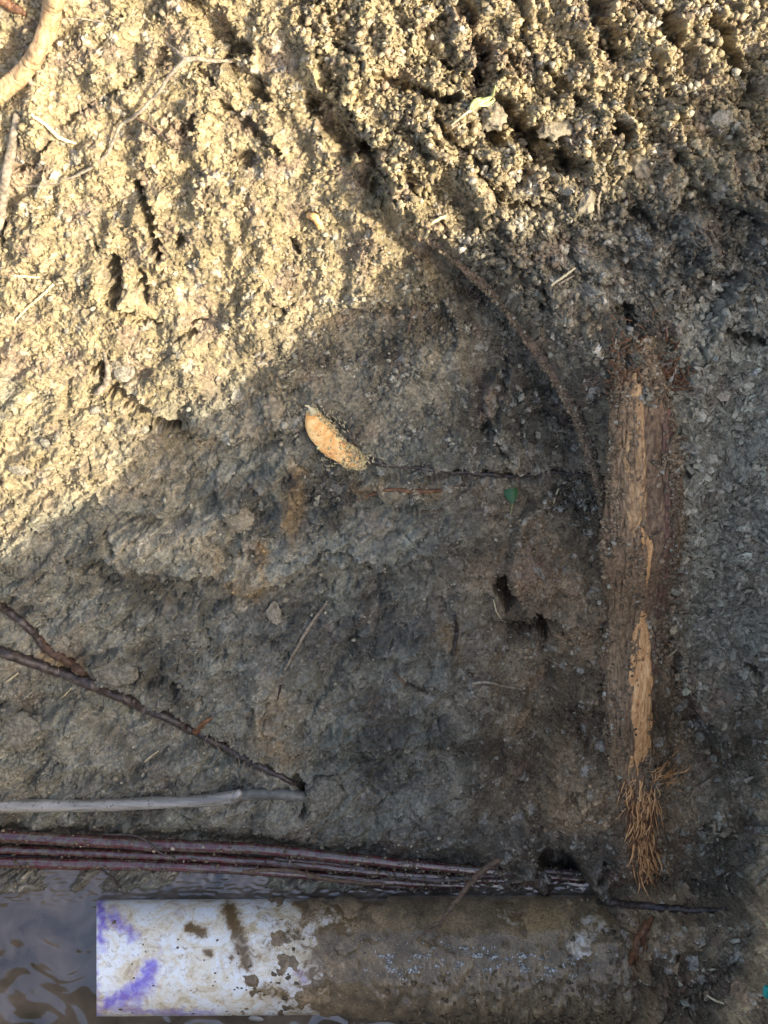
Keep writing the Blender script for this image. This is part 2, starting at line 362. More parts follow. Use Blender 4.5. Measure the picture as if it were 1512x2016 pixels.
fr = np.clip(farr, 0, 1); COL = mix(COL, np.array([.26,.215,.14]), fr)
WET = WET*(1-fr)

# ------------------------------------------------------------------ material helpers
def new_mat(name):
    m = bpy.data.materials.new(name); m.use_nodes = True
    t = m.node_tree; return m, t, t.nodes['Principled BSDF']
def nd(t, typ, **kw):
    n = t.nodes.new(typ)
    for k, v in kw.items():
        if k.startswith('i_'): n.inputs[k[2:].replace('_', ' ')].default_value = v
        else: setattr(n, k, v)
    return n
def soil_mat(name, rough=.92, bump=.5, wetattr=True, scale=1.0):
    m, t, b = new_mat(name)
    at = nd(t, 'ShaderNodeAttribute', attribute_name='col')
    geo = nd(t, 'ShaderNodeTexCoord')
    n1 = nd(t, 'ShaderNodeTexNoise', i_Scale=420*scale, i_Detail=6.0, i_Roughness=.7)
    n2 = nd(t, 'ShaderNodeTexNoise', i_Scale=1400*scale, i_Detail=4.0, i_Roughness=.7)
    t.links.new(geo.outputs['Object'], n1.inputs['Vector']); t.links.new(geo.outputs['Object'], n2.inputs['Vector'])
    r1 = nd(t, 'ShaderNodeMapRange'); r1.inputs['From Min'].default_value = .3; r1.inputs['From Max'].default_value = .7
    r1.inputs['To Min'].default_value = .55; r1.inputs['To Max'].default_value = 1.45
    t.links.new(n1.outputs['Fac'], r1.inputs['Value'])
    mx = nd(t, 'ShaderNodeVectorMath', operation='SCALE')
    t.links.new(at.outputs['Color'], mx.inputs[0]); t.links.new(r1.outputs[0], mx.inputs['Scale'])
    n4 = nd(t, 'ShaderNodeTexNoise', i_Scale=900*scale, i_Detail=3.0, i_Roughness=.6); t.links.new(geo.outputs['Object'], n4.inputs['Vector'])
    r4 = nd(t, 'ShaderNodeMapRange'); r4.inputs['From Min'].default_value = .585; r4.inputs['From Max'].default_value = .72; r4.inputs['To Max'].default_value = .6
    t.links.new(n4.outputs['Fac'], r4.inputs['Value'])
    asm = nd(t, 'ShaderNodeAttribute', attribute_name='smooth_clay')
    inv = nd(t, 'ShaderNodeMath', operation='MULTIPLY_ADD'); inv.inputs[1].default_value = -.75; inv.inputs[2].default_value = 1.0; t.links.new(asm.outputs['Fac'], inv.inputs[0])
    m4f = nd(t, 'ShaderNodeMath', operation='MULTIPLY'); t.links.new(r4.outputs[0], m4f.inputs[0]); t.links.new(inv.outputs[0], m4f.inputs[1])
    m4 = nd(t, 'ShaderNodeMix', data_type='RGBA'); t.links.new(m4f.outputs[0], m4.inputs['Factor']); t.links.new(mx.outputs[0], m4.inputs['A']); m4.inputs['B'].default_value = (.40,.36,.27,1)
    n5 = nd(t, 'ShaderNodeTexNoise', i_Scale=560*scale, i_Detail=5.0, i_Roughness=.65, i_Distortion=1.5); t.links.new(geo.outputs['Object'], n5.inputs['Vector'])
    r5 = nd(t, 'ShaderNodeMapRange'); r5.inputs['From Min'].default_value = .36; r5.inputs['From Max'].default_value = .46; r5.inputs['To Min'].default_value = .32
    t.links.new(n5.outputs['Fac'], r5.inputs['Value'])
    m5 = nd(t, 'ShaderNodeVectorMath', operation='SCALE'); t.links.new(m4.outputs['Result'], m5.inputs[0]); t.links.new(r5.outputs[0], m5.inputs['Scale'])
    t.links.new(m5.outputs[0], b.inputs['Base Color'])
    add = nd(t, 'ShaderNodeMath', operation='ADD'); t.links.new(n1.outputs['Fac'], add.inputs[0]); t.links.new(n2.outputs['Fac'], add.inputs[1])
    bp = nd(t, 'ShaderNodeBump', i_Strength=bump, i_Distance=.0012)
    bst = nd(t, 'ShaderNodeMath', operation='MULTIPLY'); bst.inputs[1].default_value = bump; t.links.new(inv.outputs[0], bst.inputs[0]); t.links.new(bst.outputs[0], bp.inputs['Strength'])
    t.links.new(add.outputs[0], bp.inputs['Height']); t.links.new(bp.outputs[0], b.inputs['Normal'])
    if wetattr:
        aw = nd(t, 'ShaderNodeAttribute', attribute_name='wet')
        r = nd(t, 'ShaderNodeMapRange'); r.inputs['To Min'].default_value = rough; r.inputs['To Max'].default_value = .30
        t.links.new(aw.outputs['Fac'], r.inputs['Value']); t.links.new(r.outputs[0], b.inputs['Roughness'])
    else: b.inputs['Roughness'].default_value = rough
    b.inputs['Specular IOR Level'].default_value = .35
    return m
M_SOIL = soil_mat('soil'); M_CRUMB = soil_mat('crumbs', bump=.4, wetattr=False)

def link(o, parent=None):
    sc.collection.objects.link(o)
    if parent: o.parent = parent
    return o
def tag(o, label=None, cat=None, group=None, kind=None):
    if label: o['label'] = label
    if cat: o['category'] = cat
    if group: o['group'] = group
    if kind: o['kind'] = kind
    return o
def mesh_np(name, co, faces, mat, col=None, extra=None, smooth=True, parent=None):
    """co (n,3); faces (m,k) int array; col (n,3)"""
    me = bpy.data.meshes.new(name); k = faces.shape[1]
    me.vertices.add(len(co)); me.vertices.foreach_set('co', np.ascontiguousarray(co, F).ravel())
    me.loops.add(faces.size); me.loops.foreach_set('vertex_index', np.ascontiguousarray(faces, np.int32).ravel())
    me.polygons.add(len(faces)); me.polygons.foreach_set('loop_start', np.arange(0, faces.size, k, dtype=np.int32))
    me.polygons.foreach_set('loop_total', np.full(len(faces), k, np.int32))
    me.update(calc_edges=True)
    me.polygons.foreach_set('use_smooth', np.full(len(faces), smooth, bool))
    if col is not None:
        a = me.color_attributes.new('col', 'FLOAT_COLOR', 'POINT')
        c4 = np.ones((len(co), 4), F); c4[:, :3] = col; a.data.foreach_set('color', c4.ravel())
    for kx, arr in (extra or {}).items():
        a = me.attributes.new(kx, 'FLOAT', 'POINT'); a.data.foreach_set('value', np.ascontiguousarray(arr, F).ravel())
    me.materials.append(mat); me.update()
    return link(bpy.data.objects.new(name, me), parent)

# ------------------------------------------------------------------ split the terrain along its natural lines
ny, nx = GX.shape
idx = np.arange(nx*ny).reshape(ny, nx)
quads = np.stack([idx[:-1, :-1], idx[:-1, 1:], idx[1:, 1:], idx[1:, :-1]], -1).reshape(-1, 4)
UC = U[:-1, :-1].ravel(); VC = V[:-1, :-1].ravel(); XCc = GX[:-1, :-1].ravel(); YCc = GY[:-1, :-1].ravel()
inside = (np.abs(XCc) < .36) & (YCc > -.46) & (YCc < .34)
arc = UC > np.interp(VC, ARC_V, ARC_U)
wob = 18*gnoise(UC/40, VC/40, 90)
rootline = UC > np.interp(VC, [-300, 300, 650, 1000, 1700, 2016, 2200], [1330, 1290, 1255, 1265, 1275, 1300, 1300]) + wob
flo = (VC > np.interp(UC, FLOOR_U, FLOOR_V) + 12*gnoise(UC/45, VC/200, 8)) & (UC < 1200)
reg = np.zeros(len(quads), int)
reg[inside] = 1
reg[inside & arc & (VC < 1100)] = 2
reg[inside & (VC >= 1100) & (UC > 1200)] = 4
reg[inside & rootline] = 4
reg[inside & flo] = 3
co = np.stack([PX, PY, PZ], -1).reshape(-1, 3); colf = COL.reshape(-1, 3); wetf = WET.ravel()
NAMES = {0: 'ground', 1: 'soil_bank', 2: 'clod_layer', 3: 'trench_floor', 4: 'pit_wall'}
for r, nm in NAMES.items():
    q = quads[reg == r]; used = np.unique(q); remap = np.zeros(nx*ny, np.int64); remap[used] = np.arange(len(used))
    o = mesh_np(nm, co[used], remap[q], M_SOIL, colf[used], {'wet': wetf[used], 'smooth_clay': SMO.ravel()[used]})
    o['kind'] = 'structure'

# ------------------------------------------------------------------ placing things on the soil
def hsample(X, Y):
    ix = np.clip(np.searchsorted(gx, X)-1, 0, nx-2); iy = np.clip(np.searchsorted(gy, Y)-1, 0, ny-2)
    tx = (X-gx[ix])/(gx[ix+1]-gx[ix]); ty = (Y-gy[iy])/(gy[iy+1]-gy[iy])
    return (PZ[iy, ix]*(1-tx)+PZ[iy, ix+1]*tx)*(1-ty) + (PZ[iy+1, ix]*(1-tx)+PZ[iy+1, ix+1]*tx)*ty
def at(u, v, z): k = S0*(H-z)/H; return np.array([(u-756)*k, (1008-v)*k, z])
def on(u, v, lift=0.0):
    z = .1; zs = []
    for i in range(40):
        k = S0*(H-z)/H; zn = float(hsample((u-756)*k, (1008-v)*k)); z = z*.6+zn*.4; zs.append(z)
    return at(u, v, np.mean(zs[-6:])+lift)
def smooth_on(u, v, lift=0.0, r=10):
    z = np.mean([on(u+a, v+b)[2] for a, b in ((0,0),(r,0),(-r,0),(0,r),(0,-r))])
    return at(u, v, z+lift)

def resample(pts, n):
    P = np.array(pts, float); d = np.r_[0, np.cumsum(np.linalg.norm(np.diff(P[:, :3], axis=0), axis=1))]
    t = np.linspace(0, d[-1], n); 
    # catmull-like smoothing through cubic interpolation of each column
    out = []
    for j in range(P.shape[1]):
        y = P[:, j]; m = np.gradient(y, d) if len(y) > 2 else np.full(len(y), (y[-1]-y[0])/d[-1])
        i = np.clip(np.searchsorted(d, t, side='right')-1, 0, len(d)-2); h = d[i+1]-d[i]; s = (t-d[i])/h
        out.append((2*s**3-3*s**2+1)*y[i] + (s**3-2*s**2+s)*h*m[i] + (-2*s**3+3*s**2)*y[i+1] + (s**3-s**2)*h*m[i+1])
    return np.stack(out, 1)
def tube(pts, n=40, seg=10, rough=.12, ridge=0.0, flat=1.0, seed=0, wig=0.0):
    """pts rows (x,y,z,r) -> verts, faces. rough: radius noise, ridge: lengthwise grooves"""
    P = resample(pts, n); C = P[:, :3].copy(); R = np.maximum(P[:, 3], 1e-5)
    rs = np.random.RandomState(seed+5)
    if wig:
        for j in range(3): C[:, j] += wig*fbm(np.linspace(0, n/6., n), np.full(n, seed+j*7.3), 5+j, 3)
    T = np.gradient(C, axis=0); T /= np.linalg.norm(T, axis=1)[:, None]
    up = np.array([0, 0, 1.]); S = np.cross(T, up); S /= np.linalg.norm(S, axis=1)[:, None]+1e-9; N = np.cross(S, T)
    A = np.linspace(0, 2*np.pi, seg, endpoint=False)
    L = np.r_[0, np.cumsum(np.linalg.norm(np.diff(C, axis=0), axis=1))]
    aa, ll = np.meshgrid(A, L); rr = np.repeat(R[:, None], seg, 1)
    rm = float(R.mean())
    nz = fbm(ll/rm*.7+seed, np.cos(aa)*1.3+3, 7, 3)*.5 + fbm(ll/rm*.7+seed+9, np.sin(aa)*1.3+3, 8, 3)*.5
    rg = gnoise(ll/rm*.25+seed, aa/6.2831853*11, 9)
    k = 1+rough*2*nz+ridge*rg
    co = C[:, None, :] + S[:, None, :]*(np.cos(aa)*rr*k)[..., None] + N[:, None, :]*(np.sin(aa)*rr*k*flat)[..., None]
    V_ = co.reshape(-1, 3); i = np.arange(n-1)[:, None]*seg; j = np.arange(seg)[None]; j2 = (j+1) % seg
    Fq = np.stack([i+j, i+seg+j, i+seg+j2, i+j2], -1).reshape(-1, 4)
    c0 = len(V_); V_ = np.vstack([V_, C[0]-T[0]*R[0]*.35, C[-1]+T[-1]*R[-1]*.35]); jj = np.arange(seg); j3 = (jj+1) % seg
    cap = np.concatenate([np.stack([jj, j3, np.full(seg, c0), np.full(seg, c0)], -1), np.stack([(n-1)*seg+jj, np.full(seg, c0+1), np.full(seg, c0+1), (n-1)*seg+j3], -1)])
    return V_, Fq, cap, ll, aa
def mesh_any(name, V_, faces, mat, parent=None, smooth=True, col=None):
    me = bpy.data.meshes.new(name); me.from_pydata([tuple(v) for v in V_], [], faces); me.update()
    for p in me.polygons: p.use_smooth = smooth
    if col is not None:
        a = me.color_attributes.new('col', 'FLOAT_COLOR', 'POINT'); c4 = np.ones((len(V_), 4), F); c4[:, :3] = col; a.data.foreach_set('color', c4.ravel())
    me.materials.append(mat)
    return link(bpy.data.objects.new(name, me), parent)
def tube_obj(name, pts, mat, parent=None, **kw):
    V_, Fq, cap, _, _ = tube(pts, **kw)
    fs = [tuple(f) for f in Fq]
    for c in cap:
        t = []; [t.append(int(x)) for x in c if int(x) not in t]; fs.append(tuple(t))
    return mesh_any(name, V_, fs, mat, parent)
def surf_pts(uv, lift=.0005):
    """uv rows (u, v, radius px[, lift mm]) following the soil"""
    out = []
    if len(uv) >= 4:
        full = np.array([list(q)+([lift*1000] if len(q) == 3 else []) for q in uv], float); fz = resample(np.c_[full[:, :2], np.zeros(len(full)), full[:, 2:]], len(uv)*2+1)
        uv = [(r_[0], r_[1], max(r_[3], .5), r_[4]) for r_ in fz]
    for q in uv:
        p = smooth_on(q[0], q[1], 0, 8); r = q[2]*S0*(H-p[2])/H
        p = at(q[0], q[1], p[2] + r*.6 + (q[3]*.001 if len(q) > 3 else lift)); out.append((*p, r))
    return out

def plain_mat(name, c, rough=.8, c2=None, scale=200, stretch=(1,1,1), bump=.3, dist=.0006, detail_=5, spec=.4, lo=.4, hi=.65, c3=None, c3t=.62, c3s=None):
    m, t, b = new_mat(name)
    tc = nd(t, 'ShaderNodeTexCoord'); mp = nd(t, 'ShaderNodeMapping'); mp.inputs['Scale'].default_value = stretch
    t.links.new(tc.outputs['Object'], mp.inputs['Vector'])
    n = nd(t, 'ShaderNodeTexNoise', i_Scale=scale, i_Detail=float(detail_), i_Roughness=.65); t.links.new(mp.outputs[0], n.inputs['Vector'])
    r = nd(t, 'ShaderNodeValToRGB'); e = r.color_ramp.elements
    e[0].position = lo; e[0].color = (*c, 1); e[1].position = hi; e[1].color = (*(c2 or c), 1)
    t.links.new(n.outputs['Fac'], r.inputs['Fac']); src = r.outputs[0]
    if c3:
        n3 = nd(t, 'ShaderNodeTexNoise', i_Scale=c3s or scale*.4, i_Detail=6.0, i_Roughness=.7); t.links.new(tc.outputs['Object'], n3.inputs['Vector'])
        rr = nd(t, 'ShaderNodeMapRange'); rr.inputs['From Min'].default_value = c3t-.04; rr.inputs['From Max'].default_value = c3t+.04
        t.links.new(n3.outputs['Fac'], rr.inputs['Value'])
        mx = nd(t, 'ShaderNodeMix', data_type='RGBA'); t.links.new(rr.outputs[0], mx.inputs['Factor']); t.links.new(src, mx.inputs['A']); mx.inputs['B'].default_value = (*c3, 1)
        src = mx.outputs['Result']
    t.links.new(src, b.inputs['Base Color'])
    bp = nd(t, 'ShaderNodeBump', i_Strength=bump, i_Distance=dist); t.links.new(n.outputs['Fac'], bp.inputs['Height']); t.links.new(bp.outputs[0], b.inputs['Normal'])
    b.inputs['Roughness'].default_value = rough; b.inputs['Specular IOR Level'].default_value = spec
    return m
# ------------------------------------------------------------------ loose crumbs, chips and fibres (stuff)
ico_v = []; g = (1+5**.5)/2
for a, b in ((1, g), (-1, g), (1, -g), (-1, -g)): ico_v += [(0, a, b), (a, b, 0), (b, 0, a)]
ico_v = np.array(ico_v, float); ico_v /= np.linalg.norm(ico_v[0])
def hull_faces(V_):
    f = []; n = len(V_)
    el = min(np.linalg.norm(V_[0]-V_[j]) for j in range(1, n))*1.05
    for i in range(n):
        for j in range(i+1, n):
            if np.linalg.norm(V_[i]-V_[j]) > el: continue
            for k in range(j+1, n):
                if np.linalg.norm(V_[i]-V_[k]) < el and np.linalg.norm(V_[j]-V_[k]) < el:
                    nn = np.cross(V_[j]-V_[i], V_[k]-V_[i])
                    f.append((i, j, k) if nn @ (V_[i]+V_[j]+V_[k]) > 0 else (i, k, j))
    return np.array(f)
ico_f = hull_faces(ico_v)
FRAME = (U > -30) & (U < 1545) & (V > -30) & (V < 2045)
FI = np.flatnonzero(FRAME.ravel())
Uf, Vf = U.ravel()[FI], V.ravel()[FI]
ONPIPE = (Uf > 170) & (Uf < 1190) & (Vf > 1700)
def pick(weight, n):
    p = weight.astype(np.float64); p[ONPIPE] = 0; c = np.cumsum(p); c /= c[-1]
    return FI[np.searchsorted(c, RS.rand(n))]
def rot(n):
    q = RS.randn(n, 4); q /= np.linalg.norm(q, axis=1)[:, None]; w_, x, y, z = q.T
    return np.stack([1-2*(y*y+z*z), 2*(x*y-z*w_), 2*(x*z+y*w_), 2*(x*y+z*w_), 1-2*(x*x+z*z), 2*(y*z-x*w_), 2*(x*z-y*w_), 2*(y*z+x*w_), 1-2*(x*x+y*y)], 1).reshape(n, 3, 3)
def crumbs(name, weight, n, rmin, rmax, label, cat, tint, palev=.04, aspect=(1,1,1), sink=.35, pw=3.0, jit=.30, smooth=True, group=None):
    ids = pick(weight, n); P = co[ids]; base = colf[ids]
    r = (rmin + (rmax-rmin)*RS.rand(n)**pw)*.001
    sh = ico_v[None]*(1+RS.randn(n, 12, 1)*jit)*np.array(aspect)*(1+.25*RS.randn(n, 1, 3))
    V_ = np.einsum('nij,nkj->nki', rot(n), np.clip(sh, -1.5, 1.5))*r[:, None, None] + P[:, None] + np.array([0, 0, 1.])*(r*(1-sink))[:, None, None]*.6
    f = (ico_f[None] + (np.arange(n)*12)[:, None, None]).reshape(-1, 3)
    k = .75+.6*RS.rand(n, 1)
    c = base*k*tint
    pale = RS.rand(n) < palev
    c[pale] = np.array([.40, .36, .26])*(.6+.5*RS.rand(pale.sum(), 1))
    o = mesh_np(name, V_.reshape(-1, 3), f, M_CRUMB, np.repeat(np.clip(c, .01, .6), 12, 0), smooth=smooth)
    tag(o, label, cat, kind='stuff'); return o
cmf = clods_mask(Uf, Vf); clf = clay_mask(Uf, Vf); brf = brown_mask(Uf, Vf)
pn = sstep(0, .4, fbm(Uf/60, Vf/60, 120, 3))
crumbs('soil_crumbs', cmf*(.12+pn)+.01, 9000, .5, 2.3, 'nodular dry soil crumbs stuck over the sunlit clod layer', 'soil', 1.02, .05)
crumbs('soil_crumbs', (1-cmf)*(1-clf)*(Vf < 1100)*(.06+pn), 7000, .4, 1.9, 'small dry crumbs lying over the upper left soil bank', 'soil', 1.0, .05)
crumbs('soil_crumbs', brf*(.2+pn), 5500, .4, 2.0, 'brown crumbs of earth in front of the big root', 'soil', 1.05, .05)
crumbs('soil_crumbs', clf*(.05+pn**2), 3200, .4, 1.8, 'damp grit and small stones on the grey clay', 'soil', 1.15, .14)
rgt = (Uf > 1310)*(Vf > 560)*(Vf < 2000)+.0
crumbs('stone_chips', rgt*(1-.75*sstep(1100, 1400, Vf))*(.25+pn), 5200, .5, 3.4, 'pale angular chips in the grey soil right of the big root', 'stone chips', 1.25, .30, (1.5, .9, .45), smooth=False)
mid = (Uf > 560)*(Uf < 1180)*(Vf > 480)*(Vf < 1000)*(.1+pn)
crumbs('stone_chips', mid, 2200, .5, 2.2, 'grey grit in the shaded soil under the curved root', 'stone chips', 1.2, .10, (1.2, 1, .7), smooth=False)

def fibres(name, weight, n, lmin, lmax, rad, label, cols, lift=.0006, up=.25):
    ids = pick(weight, n); P = co[ids] + np.array([0, 0, lift])
    L = (lmin+(lmax-lmin)*RS.rand(n)**2)*.001; a = RS.rand(n)*2*np.pi
    d = np.stack([np.cos(a), np.sin(a), RS.randn(n)*up], 1); s = np.stack([-np.sin(a), np.cos(a), 0*a], 1)
    bend = RS.randn(n)*.35; t = np.array([-.5, -.17, .17, .5])
    C = P[:, None] + d[:, None]*(t[None, :, None]*L[:, None, None]) + s[:, None]*((t**2)[None, :, None]*(bend*L)[:, None, None]*2) + np.array([0,0,1.])*((.25-t**2)[None,:,None]*(L*.5)[:,None,None])
    R = rad*.001*(.6+.8*RS.rand(n))
    rr = np.array([.5, 1, 1, .4])
    off = np.stack([s, -.5*s+np.array([0,0,.87]), -.5*s-np.array([0,0,.87])], 1)
    V_ = C[:, :, None, :] + off[:, None]*(R[:, None]*rr[None])[:, :, None, None]
    f = []
    for i in range(3):
        for j in range(3): f.append((i*3+j, i*3+(j+1) % 3, (i+1)*3+(j+1) % 3, (i+1)*3+j))
    f = (np.array(f)[None] + (np.arange(n)*12)[:, None, None]).reshape(-1, 4)
    cols = np.array(cols); c = cols[RS.randint(0, len(cols), n)]*(.6+.7*RS.rand(n, 1))
    o = mesh_np(name, V_.reshape(-1, 3), f, M_CRUMB, np.repeat(c, 12, 0)); tag(o, label, 'plant fibre', kind='stuff'); return o
TAN = [(.34,.27,.16), (.24,.17,.09), (.42,.37,.27), (.13,.09,.06)]
fibres('root_fibres', ((Uf > 900)*(Vf > 480)*(Vf < 2016))*(.25+pn)*(1-.55*rgt), 5200, 1.5, 6.5, .11, 'fine root hairs and shreds in the brown soil round the big root', TAN)
fibres('root_fibres', clf*(.1+pn), 3000, 1.0, 4.5, .09, 'fine pale hairs on the damp grey clay', TAN)
fibres('root_fibres', (Vf < 1000)*(1-brf), 1800, 1.5, 7, .12, 'dry straw bits and root hairs over the sunlit bank', [(.5,.43,.27), (.38,.30,.17), (.22,.16,.1)])

# ------------------------------------------------------------------ materials of things
M_DARKROOT = plain_mat('wet_dark_root', (.018,.014,.013), .42, (.075,.055,.045), 300, (1,1,1), .6, c3=(.18,.17,.16), c3t=.64)
M_REDROOT = plain_mat('red_brown_root', (.10,.045,.022), .6, (.22,.105,.045), 260, bump=.5)
M_BARK = plain_mat('root_bark', (.11,.068,.040), .85, (.32,.21,.12), 130, (3.2,.35,3.2), .9, .0014, c3=(.045,.032,.024), c3t=.60, c3s=90)
M_WOOD = plain_mat('torn_root_wood', (.60,.29,.11), .75, (.90,.54,.24), 200, (3.0,.25,3.0), .9, .0012, c3=(.16,.09,.05), c3t=.63, c3s=220)
M_LITROOT = plain_mat('pale_root_wood', (.30,.185,.085), .7, (.52,.36,.19), 170, (2.5,.6,2.5), .6, .0010, c3=(.15,.08,.045), c3t=.62)
M_ORANGE = plain_mat('cut_orange_root', (.70,.36,.11), .7, (.88,.62,.28), 220, bump=.8, dist=.001, c3=(.45,.20,.08), c3t=.60, c3s=250)
M_TWIG = plain_mat('grey_twig', (.16,.125,.085), .85, (.36,.30,.21), 400, bump=.6)
M_BROWNTWIG = plain_mat('brown_twig', (.07,.045,.03), .8, (.17,.115,.07), 400, bump=.6)
M_STRAW = plain_mat('straw', (.48,.40,.22), .7, (.62,.55,.35), 300)
M_GREENSTRAW = plain_mat('green_sprig', (.28,.32,.10), .6, (.50,.50,.24), 300)
M_LEAF = plain_mat('green_leaf', (.025,.085,.030), .5, (.045,.13,.045), 200, bump=.2)
M_STONE = plain_mat('pale_stone', (.17,.145,.095), .85, (.42,.385,.30), 330, bump=.9, dist=.0014, c3=(.13,.105,.065), c3t=.56, c3s=300)
M_CLOD = plain_mat('clod', (.17,.14,.09), .95, (.33,.28,.19), 320, bump=.9, dist=.0015)
M_GREYTUBE = plain_mat('grey_plastic', (.16,.15,.125), .2, (.33,.315,.28), 200, (.12,1,1), .2, spec=.9, c3=(.10,.085,.06), c3t=.60, c3s=300)
M_WIRE = plain_mat('maroon_insulation', (.045,.012,.015), .2, (.105,.024,.028), 160, (.18,1,1), .3, .0006, spec=1.0, c3=(.085,.066,.046), c3t=.51, c3s=200)
M_WIREDK = plain_mat('muddy_insulation', (.035,.022,.024), .3, (.085,.045,.045), 70, bump=.25, spec=.6, c3=(.03,.027,.022), c3t=.52, c3s=70)
M_TEAL = plain_mat('teal_plastic', (.01,.22,.18), .4, (.02,.30,.24), 200, spec=.5)

def thing(name, loc, label, cat, group=None):
    o = link(bpy.data.objects.new(name, None)); o.empty_display_size = .01
    o.location = tuple(loc); tag(o, label, cat, group); bpy.context.view_layer.update(); return o
def adopt(o, t):
    o.parent = t; o.matrix_parent_inverse = t.matrix_world.inverted(); return o
def one(o, label, cat, group=None): return tag(o, label, cat, group)

# ------------------------------------------------------------------ the cut white pipe with purple primer
PV, PR, PWALL = 1884, .0425, .0040
px0, px1 = at(190, 0, 0)[0], at(1330, 0, 0)[0]
def pipe_axis(x):    # y of the axis
    return (1008-PV)*S0 + (x-px0)*.006
pipe = thing('white_pipe', (px0, pipe_axis(px0), 0), 'cut white plastic pipe with purple primer smears, half buried in brown mud', 'pipe')
def mat_pipe():
    m, t, b = new_mat('white_pipe_plastic')
    tc = nd(t, 'ShaderNodeTexCoord'); sep = nd(t, 'ShaderNodeSeparateXYZ'); t.links.new(tc.outputs['Object'], sep.inputs[0])
    n1 = nd(t, 'ShaderNodeTexNoise', i_Scale=42.0, i_Detail=8.0, i_Roughness=.68, i_Distortion=1.2); t.links.new(tc.outputs['Object'], n1.inputs['Vector'])
    n2 = nd(t, 'ShaderNodeTexNoise', i_Scale=160.0, i_Detail=6.0, i_Roughness=.7, i_Distortion=.8); t.links.new(tc.outputs['Object'], n2.inputs['Vector'])
    r = nd(t, 'ShaderNodeValToRGB'); e = r.color_ramp.elements
    e[0].position = .36; e[0].color = (.50,.42,.28,1); e[1].position = .55; e[1].color = (.76,.80,.82,1)
    x = r.color_ramp.elements.new(.44); x.color = (.70,.65,.52,1)
    t.links.new(n1.outputs['Fac'], r.inputs['Fac'])
    # fine dirty scratches
    r2 = nd(t, 'ShaderNodeValToRGB'); e = r2.color_ramp.elements; e[0].position = .30; e[0].color = (.45,.38,.30,1); e[1].position = .43; e[1].color = (1,1,1,1)
    t.links.new(n2.outputs['Fac'], r2.inputs['Fac'])
    mu = nd(t, 'ShaderNodeMix', data_type='RGBA', blend_type='MULTIPLY'); mu.inputs['Factor'].default_value = 1
    t.links.new(r.outputs[0], mu.inputs['A']); t.links.new(r2.outputs[0], mu.inputs['B'])
    # purple primer, from the 'primer' attribute broken by noise
    ap = nd(t, 'ShaderNodeAttribute', attribute_name='primer')
    su = nd(t, 'ShaderNodeMath', operation='MULTIPLY_ADD'); su.inputs[1].default_value = 1.6; t.links.new(n2.outputs['Fac'], su.inputs[0]); t.links.new(ap.outputs['Fac'], su.inputs[2])
    rp = nd(t, 'ShaderNodeMapRange'); rp.inputs['From Min'].default_value = 1.05; rp.inputs['From Max'].default_value = 1.85; rp.inputs['To Max'].default_value = .92
    t.links.new(su.outputs[0], rp.inputs['Value'])
    mp_ = nd(t, 'ShaderNodeMix', data_type='RGBA'); t.links.new(rp.outputs[0], mp_.inputs['Factor']); t.links.new(mu.outputs['Result'], mp_.inputs['A']); mp_.inputs['B'].default_value = (.15,.10,.60,1)
    ad = nd(t, 'ShaderNodeAttribute', attribute_name='dirt')
    sd = nd(t, 'ShaderNodeMath', operation='MULTIPLY_ADD'); sd.inputs[1].default_value = 1.8; t.links.new(n2.outputs['Fac'], sd.inputs[0]); t.links.new(ad.outputs['Fac'], sd.inputs[2])
    rd = nd(t, 'ShaderNodeMapRange'); rd.inputs['From Min'].default_value = 1.25; rd.inputs['From Max'].default_value = 1.6; t.links.new(sd.outputs[0], rd.inputs['Value'])
    rq = nd(t, 'ShaderNodeMapRange'); rq.inputs['From Min'].default_value = .95; rq.inputs['From Max'].default_value = 1.45; rq.inputs['To Max'].default_value = .85; t.links.new(sd.outputs[0], rq.inputs['Value'])
    mo = nd(t, 'ShaderNodeMix', data_type='RGBA'); t.links.new(rq.outputs[0], mo.inputs['Factor']); t.links.new(mp_.outputs['Result'], mo.inputs['A']); mo.inputs['B'].default_value = (.34,.24,.115,1); mp_ = mo
    md = nd(t, 'ShaderNodeMix', data_type='RGBA'); t.links.new(rd.outputs[0], md.inputs['Factor']); t.links.new(mp_.outputs['Result'], md.inputs['A']); md.inputs['B'].default_value = (.13,.085,.040,1)
    t.links.new(md.outputs['Result'], b.inputs['Base Color'])
    bp = nd(t, 'ShaderNodeBump', i_Strength=.25, i_Distance=.0005); t.links.new(n2.outputs['Fac'], bp.inputs['Height']); t.links.new(bp.outputs[0], b.inputs['Normal'])
    b.inputs['Roughness'].default_value = .28; b.inputs['Coat Weight'].default_value = .25; b.inputs['Coat Roughness'].default_value = .08; return m
M_PIPE = mat_pipe()
npx, nseg = 420, 120
xs = np.linspace(px0, px1, npx); ang = np.linspace(0, 2*np.pi, nseg, endpoint=False)   # angle 0 = +Y, pi/2 = +Z
AA, XX = np.meshgrid(ang, xs)
def cyl(r):
    k = np.clip(1-(XX-px0)/.08, 0, 1)
    return np.stack([XX - k*px0*np.maximum(r*np.sin(AA), -.01)/H, pipe_axis(XX)+r*np.cos(AA), r*np.sin(AA)], -1)
outer = cyl(PR); cu, cv = to_px(outer[..., 0], outer[..., 1], outer[..., 2])
vis = np.sin(AA) > -.25
prim = np.zeros(XX.shape)
